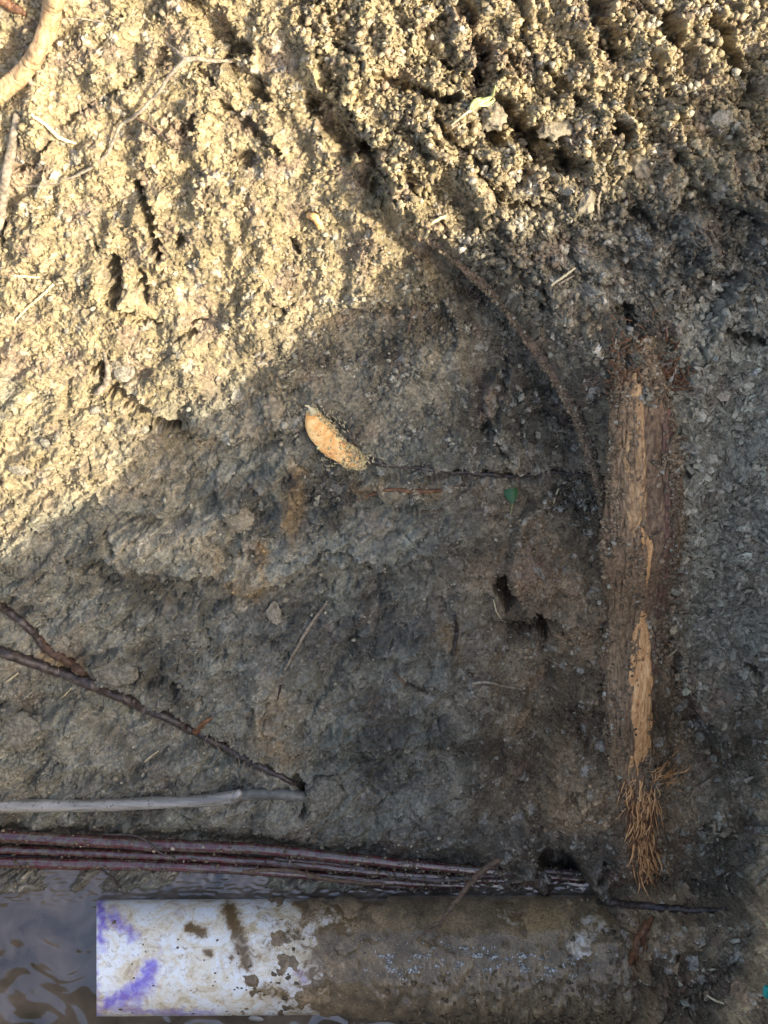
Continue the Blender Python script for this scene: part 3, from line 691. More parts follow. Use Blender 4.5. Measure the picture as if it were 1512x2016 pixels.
for pts, wd, a in (([(196,1778),(200,1800),(198,1850)], 13, 1.0), ([(222,1800),(240,1825),(262,1842)], 17, .8), ([(192,1770),(192,2000)], 5, .6),
                   ([(300,1900),(285,1930),(245,1962),(215,1975)], 20, 1.0), ([(290,1925),(265,1960)], 26, .9), ([(588,1915),(600,1930)], 13, .8),
                   ([(196,1985),(300,1992),(420,1996)], 9, .7), ([(350,1785),(356,1805)], 8, .4), ([(320,1870),(300,1900)], 10, .45), ([(540,1820),(560,1835)], 12, .3),
                   ([(200,1860),(205,1875)], 10, .6), ([(192,2000),(192,2030)], 14, .8)):
    q, _ = pl_dist(cu+8*gnoise(cu/14, cv/14, 150), cv+8*gnoise(cu/14, cv/14+5, 151), pts); prim = np.maximum(prim, a*np.exp(-(q/wd)**2)*vis)
dirt = .80*sstep(400, 720, cu + 70*gnoise(cu/60, cv/40, 152) - .25*(cv-1800)) + .12*gnoise(cu/30, cv/22, 155)
for pts, wd, a in (([(375,1828),(400,1835)], 12, .9), ([(452,1790),(470,1840),(485,1895)], 20, .75), ([(405,1875),(412,1878)], 8, .9), ([(520,1950),(560,1960)], 20, .6), ([(455,1885),(458,1886)],6,.8)):
    q, _ = pl_dist(cu, cv, pts); dirt = np.maximum(dirt, a*np.exp(-(q/wd)**2))
for pts, wd in (([(995,1795),(1010,1805)], 24), ([(1140,1870),(1165,1820),(1185,1815)], 26), ([(620,1815),(650,1800)], 22), ([(1130,1860),(1150,1880)], 18)):
    q, _ = pl_dist(cu+6*gnoise(cu/9, cv/9, 153), cv, pts); dirt = dirt*(1-.30*np.exp(-(q/wd)**4))
ii = np.arange(npx-1)[:, None]*nseg; jj = np.arange(nseg)[None]; j2 = (jj+1) % nseg
Fo = np.stack([ii+jj, ii+j2, ii+nseg+j2, ii+nseg+jj], -1).reshape(-1, 4)
N0 = npx*nseg
rin = PR-PWALL
inner = cyl(rin)[:60]; ni = 60*nseg
io = N0 + np.arange(59)[:, None]*nseg
Fi = np.stack([io+jj, io+nseg+jj, io+nseg+j2, io+j2], -1).reshape(-1, 4)
j1 = np.arange(nseg); Fr = np.stack([j1, N0+j1, N0+(j1+1) % nseg, (j1+1) % nseg], -1)
allv = np.vstack([outer.reshape(-1, 3), inner.reshape(-1, 3)])
o = mesh_np('pipe_tube', allv, np.vstack([Fo, Fi, Fr]), M_PIPE, None, {'primer': np.r_[prim.ravel(), np.zeros(ni)], 'dirt': np.r_[dirt.ravel(), np.full(ni, .4)]})
adopt(o, pipe)
# mud that coats the far part, a skin of its own with lumps
th = -.0012 + .0030*sstep(500, 760, cu + 430*fbm(cu/52, cv/40, 160, 5, .62) + .12*(cv-1884)) + .0008*fbm(cu/40, cv/40, 161, 4)
l1, mid1 = nod((cu+6*gnoise(cu/12, cv/12, 163))/17, cv/17, 162); l2, mid2 = nod(cu/8, cv/8, 164)
lump = sstep(1850, 1900, cv + 30*gnoise(cu/50, cv/50, 165))*sstep(640, 760, cu)
th = th + lump*(.0022*l1+.0012*l2)*1.3 + sstep(1090, 1220, cu)*.0035*(cv > 1850) + sstep(930, 1010, cv+0*cu)*0
th = th + .0025*sstep(1930, 1975, cv)*sstep(700, 1000, cu)*(.5+l1)
for pts, wd in (([(995,1793),(1010,1806)], 20), ([(1140,1872),(1162,1822),(1185,1812)], 24), ([(1130,1862),(1150,1880)], 16), ([(1030,1830),(1032,1832)], 8),
                ([(640,1800),(655,1790)], 16)):
    q, _ = pl_dist(cu+8*gnoise(cu/9, cv/9, 153), cv+6*gnoise(cu/9, cv/9, 154), pts); th = th - (.0045+.002*gnoise(cu/5, cv/5, 156))*np.exp(-(q/wd)**2)
th = np.where(cu < 430, -.0012, th)
coat = cyl(PR) ; coat[..., 1] += th*np.cos(AA); coat[..., 2] += th*np.sin(AA)
mudc = np.array([.235,.168,.092])*(1+.9*fbm(cu/45, cv/30, 166, 5))[..., None]*(.8+.4*mid1)[..., None]
mudc = mix(mudc, np.array([.36,.24,.10]), (.9*np.exp(-((cu-1070)/60)**2-((cv-1815)/36)**2)).astype(F))
mudc = mix(mudc, np.array([.22,.20,.155]), (lump*sstep(.1, .5, fbm(cu/9, cv/9, 167, 3))*.3).astype(F))
M_MUD = soil_mat('wet_mud', bump=.9); M_MUD.node_tree.nodes['Principled BSDF'].inputs['Coat Weight'].default_value = .45; M_MUD.node_tree.nodes['Principled BSDF'].inputs['Coat Roughness'].default_value = .07; M_MUD.node_tree.nodes['Principled BSDF'].inputs['Coat IOR'].default_value = 1.6
o = mesh_np('mud_coating', coat.reshape(-1, 3), Fo, M_MUD, np.clip(mudc.reshape(-1, 3), .02, .5), {'wet': np.clip(.50+.45*lump, 0, 1).ravel()})
o['kind'] = 'stuff'; adopt(o, pipe)
# dried specks of mud on the clean end
vv, ff, cc = [], [], []
for i in range(110):
    if i < 90: u0, v0 = random.gauss(530, 70), random.uniform(1790, 1980)
    else: u0, v0 = random.uniform(215, 470), random.uniform(1790, 1980)
    if u0 < 205 or u0 > 760: continue
    yy = (PV-v0)/107.; yy = max(-.93, min(.93, yy)); zz = math.sqrt(1-yy*yy)
    k = (H-zz*PR)/H; x = (u0-756)*S0*k; c0 = np.array([x, pipe_axis(x)+yy*PR, zz*PR]); r = random.choice([.0004,.0005,.0007,.0010,.0016])*random.uniform(.7, 1.2)
    if i >= 110: r *= .5
    nrm = np.array([0, yy, zz]); tt = np.array([0, -zz, yy])
    for p in ico_v*(1+RS.randn(12, 1)*.25): vv.append(c0 + np.array([1, 0, 0])*p[0]*r*1.3 + tt*p[1]*r + nrm*p[2]*r*.35)
    ff.append(ico_f + (len(vv)-12)); cc += [(.11, .085, .055)]*12
o = mesh_np('mud_specks', np.array(vv), np.vstack(ff), M_CRUMB, np.array(cc)); o['kind'] = 'stuff'; adopt(o, pipe)

# ------------------------------------------------------------------ wires, grey tubes
def wire_pts(rows):   # u, v, z mm, r px
    out = []
    for u, v, z, r in rows: p = at(u, v, z*.001); out.append((*p, r*S0))
    return out
tb = thing('grey_tube', at(0, 1585, -.004), 'thin grey plastic tube broken open at its right end above the maroon wires', 'tube')
o = tube_obj('tube_wall', wire_pts([(-160,1592,12,13),(0,1587,10,13),(180,1585,7,13),(330,1579,11,12.5),(420,1574,12,12.5),(470,1566,13,12)]), M_GREYTUBE, n=90, seg=18, rough=.015); adopt(o, tb)
o = tube_obj('torn_lip', wire_pts([(452,1572,13,12.5),(466,1565,15,11),(474,1558,18,5)]), M_GREYTUBE, n=16, seg=14, rough=.25, seed=3); adopt(o, tb)
o = tube_obj('inner_tube', wire_pts([(462,1566,12,10),(520,1562,17,11),(570,1565,16,11),(620,1572,10,10)]), plain_mat('muddy_grey_plastic', (.085,.083,.072), .45, (.17,.17,.15), 120, bump=.3), n=40, seg=14, rough=.04, seed=4); adopt(o, tb)
WIRES = [
 ([(-160,1640,5,12),(0,1646,5,12),(180,1656,5,12),(330,1664,5,12),(520,1672,3,11),(650,1686,2,11),(760,1697,0,10),(900,1710,-5,10),(1040,1722,-10,9),(1200,1735,-16,9)], 'topmost maroon wire, the brightest and thickest of the bundle', M_WIRE),
 ([(-160,1668,-1,9),(0,1672,-1,9),(200,1680,-1,9),(420,1690,-2,9),(600,1703,-4,9),(800,1722,-7,9),(1000,1734,-13,9),(1200,1745,-20,9)], 'dull maroon wire lying between the bright top and bottom ones', M_WIRE),
 ([(-160,1694,1,11),(0,1698,1,11),(200,1702,1,11),(380,1707,0,10),(480,1712,-2,10),(620,1724,-6,9),(800,1738,-11,9),(1000,1746,-17,9),(1200,1752,-20,9)], 'lowest maroon wire, pinkish and shiny, beside the muddy water', M_WIRE),
 ([(-160,1682,-6,8),(0,1685,-6,8),(300,1697,-7,8),(560,1716,-9,8),(760,1742,-12,9),(960,1750,-17,9),(1200,1762,-20,9)], 'blackish muddy wire half hidden under the maroon wires', M_WIREDK),
 ([(540,1690,-3,7),(680,1703,-5,7),(860,1732,-7,8),(1000,1718,-8,8),(1090,1716,-9,8),(1180,1722,-12,8)], 'dark mud covered wire running into the hollow at the right', M_WIREDK),
]
for k, (rows, lab, m) in enumerate(WIRES):
    one(tube_obj('insulated_wire', wire_pts(rows), m, n=190, seg=14, rough=.04, seed=k*3, wig=.0009), lab, 'wire', 'wires in the trench above the white pipe')
one(tube_obj('grey_tube', wire_pts([(470,2004,-22,6),(486,2001,-16,8),(560,2010,-18,8),(640,2009,-18,8),(720,2010,-20,8)]), M_GREYTUBE, n=50, seg=12, rough=.04, seed=21),
    'short grey tube end showing below the white pipe at the bottom edge', 'tube')

# ------------------------------------------------------------------ muddy water
def water_mat():
    m, t, b = new_mat('muddy_water')
    tc = nd(t, 'ShaderNodeTexCoord')
    n = nd(t, 'ShaderNodeTexNoise', i_Scale=22.0, i_Detail=3.0, i_Distortion=.8); t.links.new(tc.outputs['Object'], n.inputs['Vector'])
    r = nd(t, 'ShaderNodeValToRGB'); e = r.color_ramp.elements; e[0].position = .35; e[0].color = (.035,.027,.019,1); e[1].position = .68; e[1].color = (.13,.10,.075,1)
    t.links.new(n.outputs['Fac'], r.inputs['Fac']); t.links.new(r.outputs[0], b.inputs['Base Color'])
    b.inputs['Roughness'].default_value = .06; b.inputs['IOR'].default_value = 1.33; b.inputs['Transmission Weight'].default_value = .1; b.inputs['Specular IOR Level'].default_value = .9
    b.inputs['Coat Weight'].default_value = 1.0; b.inputs['Coat Roughness'].default_value = .02; b.inputs['Coat IOR'].default_value = 1.6
    return m
wn, wm = 420, 200
wx = np.linspace(-.36, .20, wn); wy = np.linspace(-.47, -.2855, wm); WX, WY = np.meshgrid(wx, wy)
wu_, wv_ = to_px(WX, WY, 0*WX-.015)
rip = fbm(wu_/95+1.8*gnoise(wu_/110, wv_/110, 170), wv_/70+1.2*gnoise(wu_/90, wv_/90, 174), 171, 3, .35)*.0006 + (.0005*gnoise(wu_/16, wv_/6, 172))*(1-sstep(1760, 1800, wv_))
ring = np.hypot(wu_-60, wv_-1960); rip = rip + .00025*np.sin(ring/9)*np.exp(-((ring-70)/60)**2)
WZ = -.0118 + rip
wi = np.arange(wn*wm).reshape(wm, wn); wf = np.stack([wi[:-1, :-1], wi[:-1, 1:], wi[1:, 1:], wi[1:, :-1]], -1).reshape(-1, 4)
o = mesh_np('water', np.stack([WX, WY, WZ], -1).reshape(-1, 3), wf, water_mat()); o['kind'] = 'structure'

# ------------------------------------------------------------------ the big root
def rp(rows, dz=0):
    out = []
    for u, v, r, z in rows:
        p = smooth_on(u, v, 0, 18); out.append((*at(u, v, p[2]+z*.001+dz-.0045), r*S0*(H-p[2])/H*(1+.10*math.sin(v*.031)+.06*math.sin(v*.083+1))))
    return out
ROOT = [(1256,630,20,-4),(1252,720,42,0),(1260,800,58,1),(1266,920,68,1),(1262,1050,72,0),(1252,1180,66,0),(1244,1300,56,1),(1236,1400,48,2),(1238,1500,42,2),(1252,1600,32,1),(1268,1690,22,0),(1282,1745,8,-3)]
big = thing('tree_root', on(1262, 1200, -.01), 'large upright brown tree root with torn bark and an orange bare strip', 'root')
def root_mesh(name, rows, mat, n, seg, flat, rough, ridge, seed):
    V_, Fq, cap, ll, aa = tube(rp(rows), n=n, seg=seg, rough=rough, ridge=ridge, flat=flat, seed=seed)
    nn = n*seg; rr = V_[:nn].reshape(n, seg, 3); cen = rr.mean(1, keepdims=True); dirv = rr-cen; ln = np.linalg.norm(dirv, axis=2, keepdims=True)
    L = ll/.0004; A = aa*seg/6.28
    k = .0012*gnoise(A/2.4+.3*gnoise(L/60, A/6, 5), L/120, 6) + .0008*gnoise(A/1.3, L/50, 8) + .0007*fbm(A*1.1, L/9, 9, 3)
    V_[:nn] = (rr + dirv/np.maximum(ln, 1e-6)*k[..., None]).reshape(-1, 3)
    fs = [tuple(f) for f in Fq]
    for c in cap:
        t = []; [t.append(int(x)) for x in c if int(x) not in t]; fs.append(tuple(t))
    return mesh_any(name, V_, fs, mat)
bark = root_mesh('bark', ROOT, M_BARK, 460, 72, .55, .07, .12, 1); adopt(bark, big)
# long splinters of bare and worn wood lying along the root; each strip is a ragged bundle joined into one part
def bundle(name, rows, mat, n, L, r, seed, spread=1.0, lift=.004):
    """rows: u, v, half width px; n splinters of length L px"""
    rnd = random.Random(seed); P = np.array(rows, float); V_, Fc = [], []
    for _ in range(n):
        v0 = rnd.uniform(P[0, 1], P[-1, 1]-L*.5); l = L*rnd.uniform(.35, 1.2); v1 = min(v0+l, P[-1, 1]); o_ = rnd.uniform(-1, 1)*spread
        rr = r*S0*rnd.uniform(.5, 1.5); pts_ = []
        for t in (0, .33, .66, 1):
            vv_ = v0+(v1-v0)*t; uc = np.interp(vv_, P[:, 1], P[:, 0]); hw = np.interp(vv_, P[:, 1], P[:, 2])
            uu = uc+o_*hw+rnd.gauss(0, 1.2); X_, Y_ = uu, vv_
            z = rootz(X_, Y_) + lift*.25*rnd.random(); p = at(X_, Y_, z); pts_.append((*p, rr*(1, 1.1, .9, .35)[int(t*3.1)]))
        v_, fq, cap, _, _ = tube(pts_, n=14, seg=6, rough=.3, flat=.55, seed=rnd.randrange(999)); k = len(V_); V_ += list(v_)
        Fc += [tuple(int(x)+k for x in f) for f in fq] + [tuple(dict.fromkeys(int(x)+k for x in f)) for f in cap]
    return mesh_any(name, V_, Fc, mat)
from mathutils.bvhtree import BVHTree
_dg = [tuple(v.co) for v in bark.data.vertices]; _bt = BVHTree.FromPolygons(_dg, [tuple(p.vertices) for p in bark.data.polygons])
def rootz(u, v):
    c = Vector((0, 0, H)); d_ = (Vector(tuple(at(u, v, .05)))-c).normalized(); hit = _bt.ray_cast(c, d_)
    g_ = float(on(u, v)[2]); return max(hit[0].z, g_) if hit[0] is not None else g_
M_WORN = plain_mat('worn_root_wood', (.155,.098,.054), .85, (.37,.245,.135), 200, (2.4,.4,2.4), .7, .001, c3=(.10,.065,.04), c3t=.60, c3s=120)
M_REDBARK = plain_mat('red_bark', (.095,.050,.034), .85, (.25,.135,.085), 160, (3,.4,3), .9, .001)
for nm, rows, m_, n_, L_, r_, sd in (
  ('bare_wood', [(1262,1200,4),(1262,1270,16),(1262,1350,20),(1266,1430,17),(1262,1500,12)], M_WOOD, 170, 70, 3.4, 1),
  ('bare_wood', [(1246,1480,8),(1250,1560,14),(1258,1640,12),(1272,1710,7)], M_WOOD, 70, 60, 2.6, 2),
  ('bare_wood', [(1250,730,2),(1252,820,14),(1252,900,20),(1252,1000,16),(1250,1060,6)], plain_mat('ochre_root_wood', (.30,.175,.08), .8, (.60,.38,.19), 200, (2.4,.4,2.4), .7, .001, c3=(.14,.085,.05), c3t=.58, c3s=150), 90, 90, 3.6, 8),
  ('worn_wood', [(1240,740,8),(1240,820,20),(1236,920,26),(1240,1040,34),(1238,1160,34),(1228,1280,28),(1224,1380,26),(1228,1480,24),(1240,1590,16),(1252,1680,8)], M_WORN, 420, 90, 3.4, 3),
  ('pale_wood', [(1262,1030,4),(1272,1060,9),(1274,1110,7),(1268,1160,3)], M_WOOD, 26, 50, 2.4, 6),
  ('bark_flap', [(1312,780,5),(1318,900,13),(1326,1010,14),(1316,1110,13),(1304,1200,11),(1290,1330,7)], M_REDBARK, 120, 60, 3.0, 4),
  ('bark_flap', [(1222,660,8),(1214,760,9),(1206,880,9),(1202,1000,8)], M_BARK, 60, 70, 3.4, 5)):
    adopt(bundle(nm, rows, m_, n_, L_, r_, sd), big)
def clinging(name, obj_, n, rmin, rmax, colour, parent, wfun, seed=0, jit=.0003):
    rs = np.random.RandomState(seed); vs_ = np.array([v.co[:] for v in obj_.data.vertices]); ns_ = np.array([v.normal[:] for v in obj_.data.vertices])
    pu, pv = to_px(vs_[:, 0], vs_[:, 1], vs_[:, 2]); w_ = wfun(pu, pv)*(ns_[:, 2] > .1); c_ = np.cumsum(w_); ids = np.searchsorted(c_/c_[-1], rs.rand(n))
    r = (rmin+(rmax-rmin)*rs.rand(n)**2.2)*.001
    sh = ico_v[None]*(1+rs.randn(n, 12, 1)*.3)*(1+.25*rs.randn(n, 1, 3))
    V_ = sh*r[:, None, None] + (vs_[ids]+ns_[ids]*(r*.3)[:, None])[:, None]
    V_[:, :, :2] += (rs.uniform(-1, 1, (n, 1, 2))*jit)
    f = (ico_f[None] + (np.arange(n)*12)[:, None, None]).reshape(-1, 3)
    c = np.array(colour)*(.5+1.0*rs.rand(n, 1)); pl_ = rs.rand(n) < .06; c[pl_] = (.36, .32, .24)
    o = mesh_np(name, V_.reshape(-1, 3), f, M_CRUMB, np.repeat(np.clip(c, 0, .6), 12, 0)); o['kind'] = 'stuff'; adopt(o, parent); return o
for k, o_ in enumerate([o for o in sc.objects if o.name.startswith('insulated_wire')]):
    clinging('clinging_mud', o_, 420, .25, 1.5, (.13,.10,.065), o_, lambda pu, pv: .05+sstep(.05, .3, gnoise(pu/35, pv/12, 192+k))+1.2*sstep(600, 1000, pu), 20+k)
clinging('clinging_soil', bark, 6000, .35, 2.0, (.21,.15,.088), big, lambda pu, pv: (.05 + sstep(.0, .35, fbm(pu/50, pv/80, 190, 3)))*(.25+9*(1-sstep(660, 790, pv))+2.5*(pu < np.interp(pv, [700,1000,1300,1500], [1222,1208,1204,1212]))+2.0*(pu > np.interp(pv, [700,1000,1200,1400], [1290,1322,1300,1268]))), 5)
# shredded fibre, one joined part
for k_, ch_ in enumerate(list(big.children)):
    if ch_.name.split('.')[0] in ('worn_wood', 'bark_flap'):
        clinging('clinging_soil', ch_, 1700, .25, 1.5, (.19,.135,.08), big, lambda pu, pv: .10+1.3*sstep(.05, .35, fbm(pu/40, pv/70, 195, 3))+1.5*(pv < 800)+.9*(pu < 1208)+.8*(pu > 1318), 40+k_)
def shreds(name, spots, mat, parent, seg=4, seed=0):
    rnd = random.Random(seed); V_, Fc = [], []
    for (u, v, su, sv, n, du, dv, L, r) in spots:
        for _ in range(n):
            a = rnd.gauss(u, su), rnd.gauss(v, sv); l = L*rnd.uniform(.4, 1.3); th_ = math.atan2(dv, du)+rnd.gauss(0, 1.3 if name in ('root_hairs', 'bark_fibres') else .28)
            b = a[0]+l*math.cos(th_), a[1]+l*math.sin(th_); h0 = rnd.uniform(1, 5)*.001; h1 = rnd.uniform(0, 8)*.001
            A = on(*a, h0); B = on(*b, h1); Mi = (A+B)/2+np.array([rnd.gauss(0, .0012), rnd.gauss(0, .0012), rnd.uniform(.001, .004)])
            rr = r*S0*rnd.uniform(.4, 1.4)
            v_, fq, cap, _, _ = tube([(*A, rr), (*Mi, rr), (*B, rr*.35)], n=7, seg=seg, rough=.1)
            k = len(V_); V_ += list(v_); Fc += [tuple(int(x)+k for x in f) for f in fq]
    o = mesh_any(name, V_, Fc, mat); o['kind'] = 'stuff'; adopt(o, parent)
shreds('torn_fibres', [(1260,1550,16,30,90,-.1,1,46,1.3),(1264,1620,13,34,110,.1,1,48,1.2),(1270,1685,9,22,70,.2,1,40,1.1),(1296,1528,14,10,30,1,-.6,34,1.4)], M_WOOD, big, seed=1)
shreds('torn_fibres', [(1254,1580,18,40,80,-.1,1,38,1.4),(1268,1660,14,40,80,.1,1,38,1.2)], M_REDROOT, big, seg=5, seed=7)
shreds('bark_fibres', [(1262,700,30,30,60,.7,.3,30,1.1),(1320,745,26,12,46,1,-.5,30,1.2),(1215,760,8,60,60,-.3,1,18,.9),(1210,1000,8,120,60,.2,1,16,.9),(1330,1060,10,90,60,.3,1,20,1.1),(1262,1300,14,90,50,.05,1,22,.9),(1285,1440,8,60,30,.2,1,16,.9)], M_REDROOT, big, seed=2)

# ------------------------------------------------------------------ the curved root along the edge of the clod layer
ARCP = [(u-2, v, r) for u, v, r in ((800,455,5),(868,482,7),(935,540,9),(1000,602,10),(1062,690,11),(1110,762,10),(1150,850,9),(1178,930,9),(1192,1010,8),(1198,1090,5))]
pts = []
for u, v, r in ARCP:
    z = float(np.percentile([on(u+a, v+b)[2] for a in (-14, -6, 0, 6, 14, 22) for b in (-6, 6)], 66)); pts.append((*at(u, v, z+.0005), r*S0*.95))
cr = thing('tree_root', pts[4][:3], 'slender curved brown root arching down to the big upright root', 'root')
adopt(tube_obj('root_stem', pts, plain_mat('curved_root', (.10,.065,.042), .85, (.27,.175,.11), 260, bump=.9, dist=.001), n=260, seg=18, rough=.2, ridge=.2, seed=9, wig=.0014), cr)
clinging('clinging_soil', cr.children[0], 2600, .3, 1.3, (.20,.15,.09), cr, lambda pu, pv: .3+sstep(0, .3, gnoise(pu/20, pv/20, 191)), 12)
shreds('root_hairs', [(1000,600,30,30,30,1,1,14,.6),(1110,760,24,40,40,.6,1,14,.6),(1170,900,14,50,40,.3,1,16,.6),(930,540,20,20,16,1,.8,12,.6)], M_TWIG, cr, seed=3)

def root_thing(name, rows, mat, label, cat='root', group=None, **kw):
    k = dict(n=80, seg=10, rough=.16, ridge=.1, wig=.0006); k.update(kw)
    return one(tube_obj(name, surf_pts(rows), mat, **k), label, cat, group)
# dark diagonal root with a reddish side branch
dr = thing('dark_root', on(200, 1350), 'long dark wet root running diagonally over the grey clay above the tube', 'root')
adopt(tube_obj('root_stem', surf_pts([(-60,1272,11,4),(0,1283,11,3),(60,1303,11,2),(130,1328,11,2),(210,1360,11,2),(300,1400,10,2),(380,1438,9,2),(440,1470,8,1.5),(520,1512,7,1),(600,1552,4,0)]), M_DARKROOT, n=200, seg=12, rough=.12, ridge=.12, seed=31, wig=.0010), dr)
adopt(tube_obj('side_root', surf_pts([(-20,1180,7),(30,1215,8),(70,1250,8),(90,1285,5)]), M_DARKROOT, n=60, seg=10, rough=.2, seed=32, wig=.001), dr)
adopt(tube_obj('side_root', surf_pts([(62,1240,5,0),(95,1278,8,-1),(140,1306,9,-1.5),(188,1344,5,-1)]), plain_mat('russet_root', (.040,.024,.016), .6, (.10,.052,.028), 300, bump=.8, dist=.0012), n=70, seg=14, rough=.3, ridge=.25, seed=33, wig=.0012), dr)
adopt(tube_obj('side_root', surf_pts([(385,1440,8),(405,1420,5),(418,1412,2)]), M_REDROOT, n=20, seg=8, rough=.2, seed=34), dr)
shreds('root_hairs', [(400,1450,30,14,26,.6,1,26,.6),(160,1340,60,20,22,1,.5,22,.5),(300,1400,60,20,22,.8,.8,22,.5),(490,1490,30,16,20,.6,.6,24,.6)], M_TWIG, dr, seed=4)
# orange cut stub
st = thing('root_stub', on(660, 860), 'bright orange cut root stub sticking out of the shaded soil', 'root')
sp = []
for u, v, r, l in ((612,806,9,3),(622,832,20,5),(645,866,25,7),(672,890,22,8),(698,905,20,6),(716,908,15,3)):
    p = smooth_on(u, v, 0, 14); sp.append((*at(u, v, p[2]+l*.001), r*S0*.85))
adopt(tube_obj('stub_wood', sp, M_ORANGE, n=120, seg=32, rough=.10, ridge=.08, flat=.5, seed=41), st)
clinging('clinging_crumbs', st.children[0], 1500, .2, .9, (.56,.42,.22), st, lambda pu, pv: .03+sstep(655, 700, pu)+.9*((pv-pu) < 196)*(pu > 618), 9)
adopt(tube_obj('stub_tip', [(*at(600,798,sp[0][2]+.004), .0004), (*at(607,800,sp[0][2]+.003), .0009), (*at(618,814,sp[0][2]+.001), .003)], M_STRAW, n=18, seg=8, rough=.2, seed=42), st)
shreds('rough_bark', [(690,905,22,8,90,1,.4,8,.9),(640,850,14,22,50,.6,1,8,.8),(655,835,12,16,30,.7,1,8,.8)], M_STRAW, st, seed=5)
root_thing('thin_root', [(722,905,6),(760,915,5),(810,920,3.5),(860,927,4),(940,932,4.5),(1010,936,4.5),(1080,930,3.5),(1170,935,3)], M_DARKROOT, 'dark thin root running level from the orange stub to the big root', n=120, seed=51, wig=.001)
root_thing('thin_root', [(700,985,2),(760,965,3),(830,968,4),(868,966,3)], M_REDROOT, 'short reddish root lying under the level dark root', seed=52)
root_thing('thin_root', [(1170,1775,4),(1215,1778,7),(1290,1786,8),(1370,1792,7),(1430,1790,4)], M_DARKROOT, 'black root crossing the soil just right of the buried pipe end', n=90, seed=53, wig=.0012)
fb = thing('fibrous_root', on(1260, 1860), 'ragged fibrous root hanging down right of the buried pipe end', 'root')
adopt(tube_obj('root_stem', surf_pts([(1285,1805,4),(1262,1845,9),(1248,1885,8),(1232,1925,4),(1222,1950,2)]), M_REDROOT, n=60, seg=12, rough=.25, ridge=.3, seed=54, wig=.0008), fb)
shreds('fibres', [(1262,1845,10,24,60,-.5,1,34,.9),(1245,1900,8,20,50,-.5,1,30,.9)], M_REDROOT, fb, seed=6)

# ------------------------------------------------------------------ roots and twigs on the sunlit bank
root_thing('thick_root', [(112,-30,19,4),(100,30,19,4),(82,85,17,4),(55,130,17,3),(22,165,18,3),(-20,195,17,2)], M_LITROOT, 'thick pale orange root crossing the sunlit top left corner', n=120, seg=22, rough=.12, ridge=.18, seed=61)
root_thing('thick_root', [(-12,-10,9),(15,8,10),(40,22,7),(52,30,3)], M_REDROOT, 'short reddish root piece in the extreme top left corner', seed=62)
root_thing('stick', [(34,225,8,1),(24,285,9,2),(12,345,10,2),(4,410,9,2),(-4,460,7,1)], M_TWIG, 'straight grey stick on the sunlit bank beside the left edge', n=80, seg=14, seed=63)
tw = thing('twig', on(370, 118), 'thin forked twig standing off the sunlit bank above its own shadow', 'twig')
adopt(tube_obj('twig_stem', surf_pts([(500,115,4,5),(455,120,4,6),(400,118,4,7),(365,118,6,9),(335,150,4,9),(270,225,4,7),(245,240,3.5,6),(205,310,3.5,3),(150,345,3,1),(95,362,3,0),(30,368,2,0)]), M_TWIG, n=120, seg=9, rough=.18, seed=64, wig=.001), tw)
adopt(tube_obj('twig_fork', surf_pts([(365,118,5,9),(345,98,3,7),(325,85,2,3)]), M_TWIG, n=26, seg=8, rough=.2, seed=65), tw)
adopt(tube_obj('twig_fork', surf_pts([(262,228,3,6),(300,250,3,4),(340,285,3,2)]), M_BROWNTWIG, n=30, seg=8, rough=.2, seed=66), tw)
root_thing('twig', [(115,40,1.6,3),(150,36,1.8,3),(200,43,1.6,2)], M_TWIG, 'tiny curved twig beside the thick pale root, top left', 'twig', seed=67)
root_thing('thin_root', [(205,695,4,2),(212,725,5,5),(206,760,7,6),(190,775,6,3)], M_TWIG, 'short pale root bridging the gap in the lower sunlit bank', seed=68)
root_thing('straw', [(-5,543,2.5,2),(35,543,3,2),(78,546,2.5,1)], M_STRAW, 'pale straw lying level at the left edge of the sunlit bank', 'straw', seed=69, rough=.08)
root_thing('straw', [(105,560,3,1),(78,585,3,2),(45,615,2.5,2),(28,635,1.6,1)], M_STRAW, 'pale straw slanting down beside the level one at the left', 'straw', seed=70, rough=.08)
root_thing('straw', [(60,225,3,2),(95,250,4,3),(118,272,4,3),(150,282,2,1)], M_STRAW, 'frayed straw beside the top of the grey stick', 'straw', seed=71, rough=.1)
root_thing('root_stub', [(606,424,6,2),(622,430,8,3),(632,448,7,2)], M_ORANGE, 'small yellow root stub in the middle of the sunlit bank', 'root', seed=72, n=30)
root_thing('straw', [(878,425,3,4),(850,440,3.2,5),(840,462,3.5,4),(834,474,3.5,2)], M_STRAW, 'short straw hanging over the rim of the clod layer', 'straw', seed=73, rough=.08)
root_thing('straw', [(1195,355,2.5,4),(1180,385,2.6,4),(1178,425,2.2,3)], M_TWIG, 'thin grey straw where sunlit clods meet the shade', 'straw', seed=74, rough=.08)
sg = thing('grass_sprig', on(930, 205, .004), 'yellow green grass sprig caught in a dark gap of the clods', 'grass')
adopt(tube_obj('stalk', surf_pts([(888,247,1.6,6),(915,225,2.2,9),(940,208,2.5,10)]), M_STRAW, n=30, seg=7, rough=.05, seed=75), sg)
for k, rows in enumerate((((930,215,3,10),(948,200,6,10),(968,190,3,10),(976,168,1,9)), ((925,214,2,10),(935,200,5,11),(950,192,2,11)), ((940,208,2,9),(962,204,4.5,9),(974,196,1.5,8)))):
    adopt(tube_obj('blade', surf_pts(rows), M_GREENSTRAW, n=24, seg=8, rough=.05, flat=.35, seed=76+k), sg)

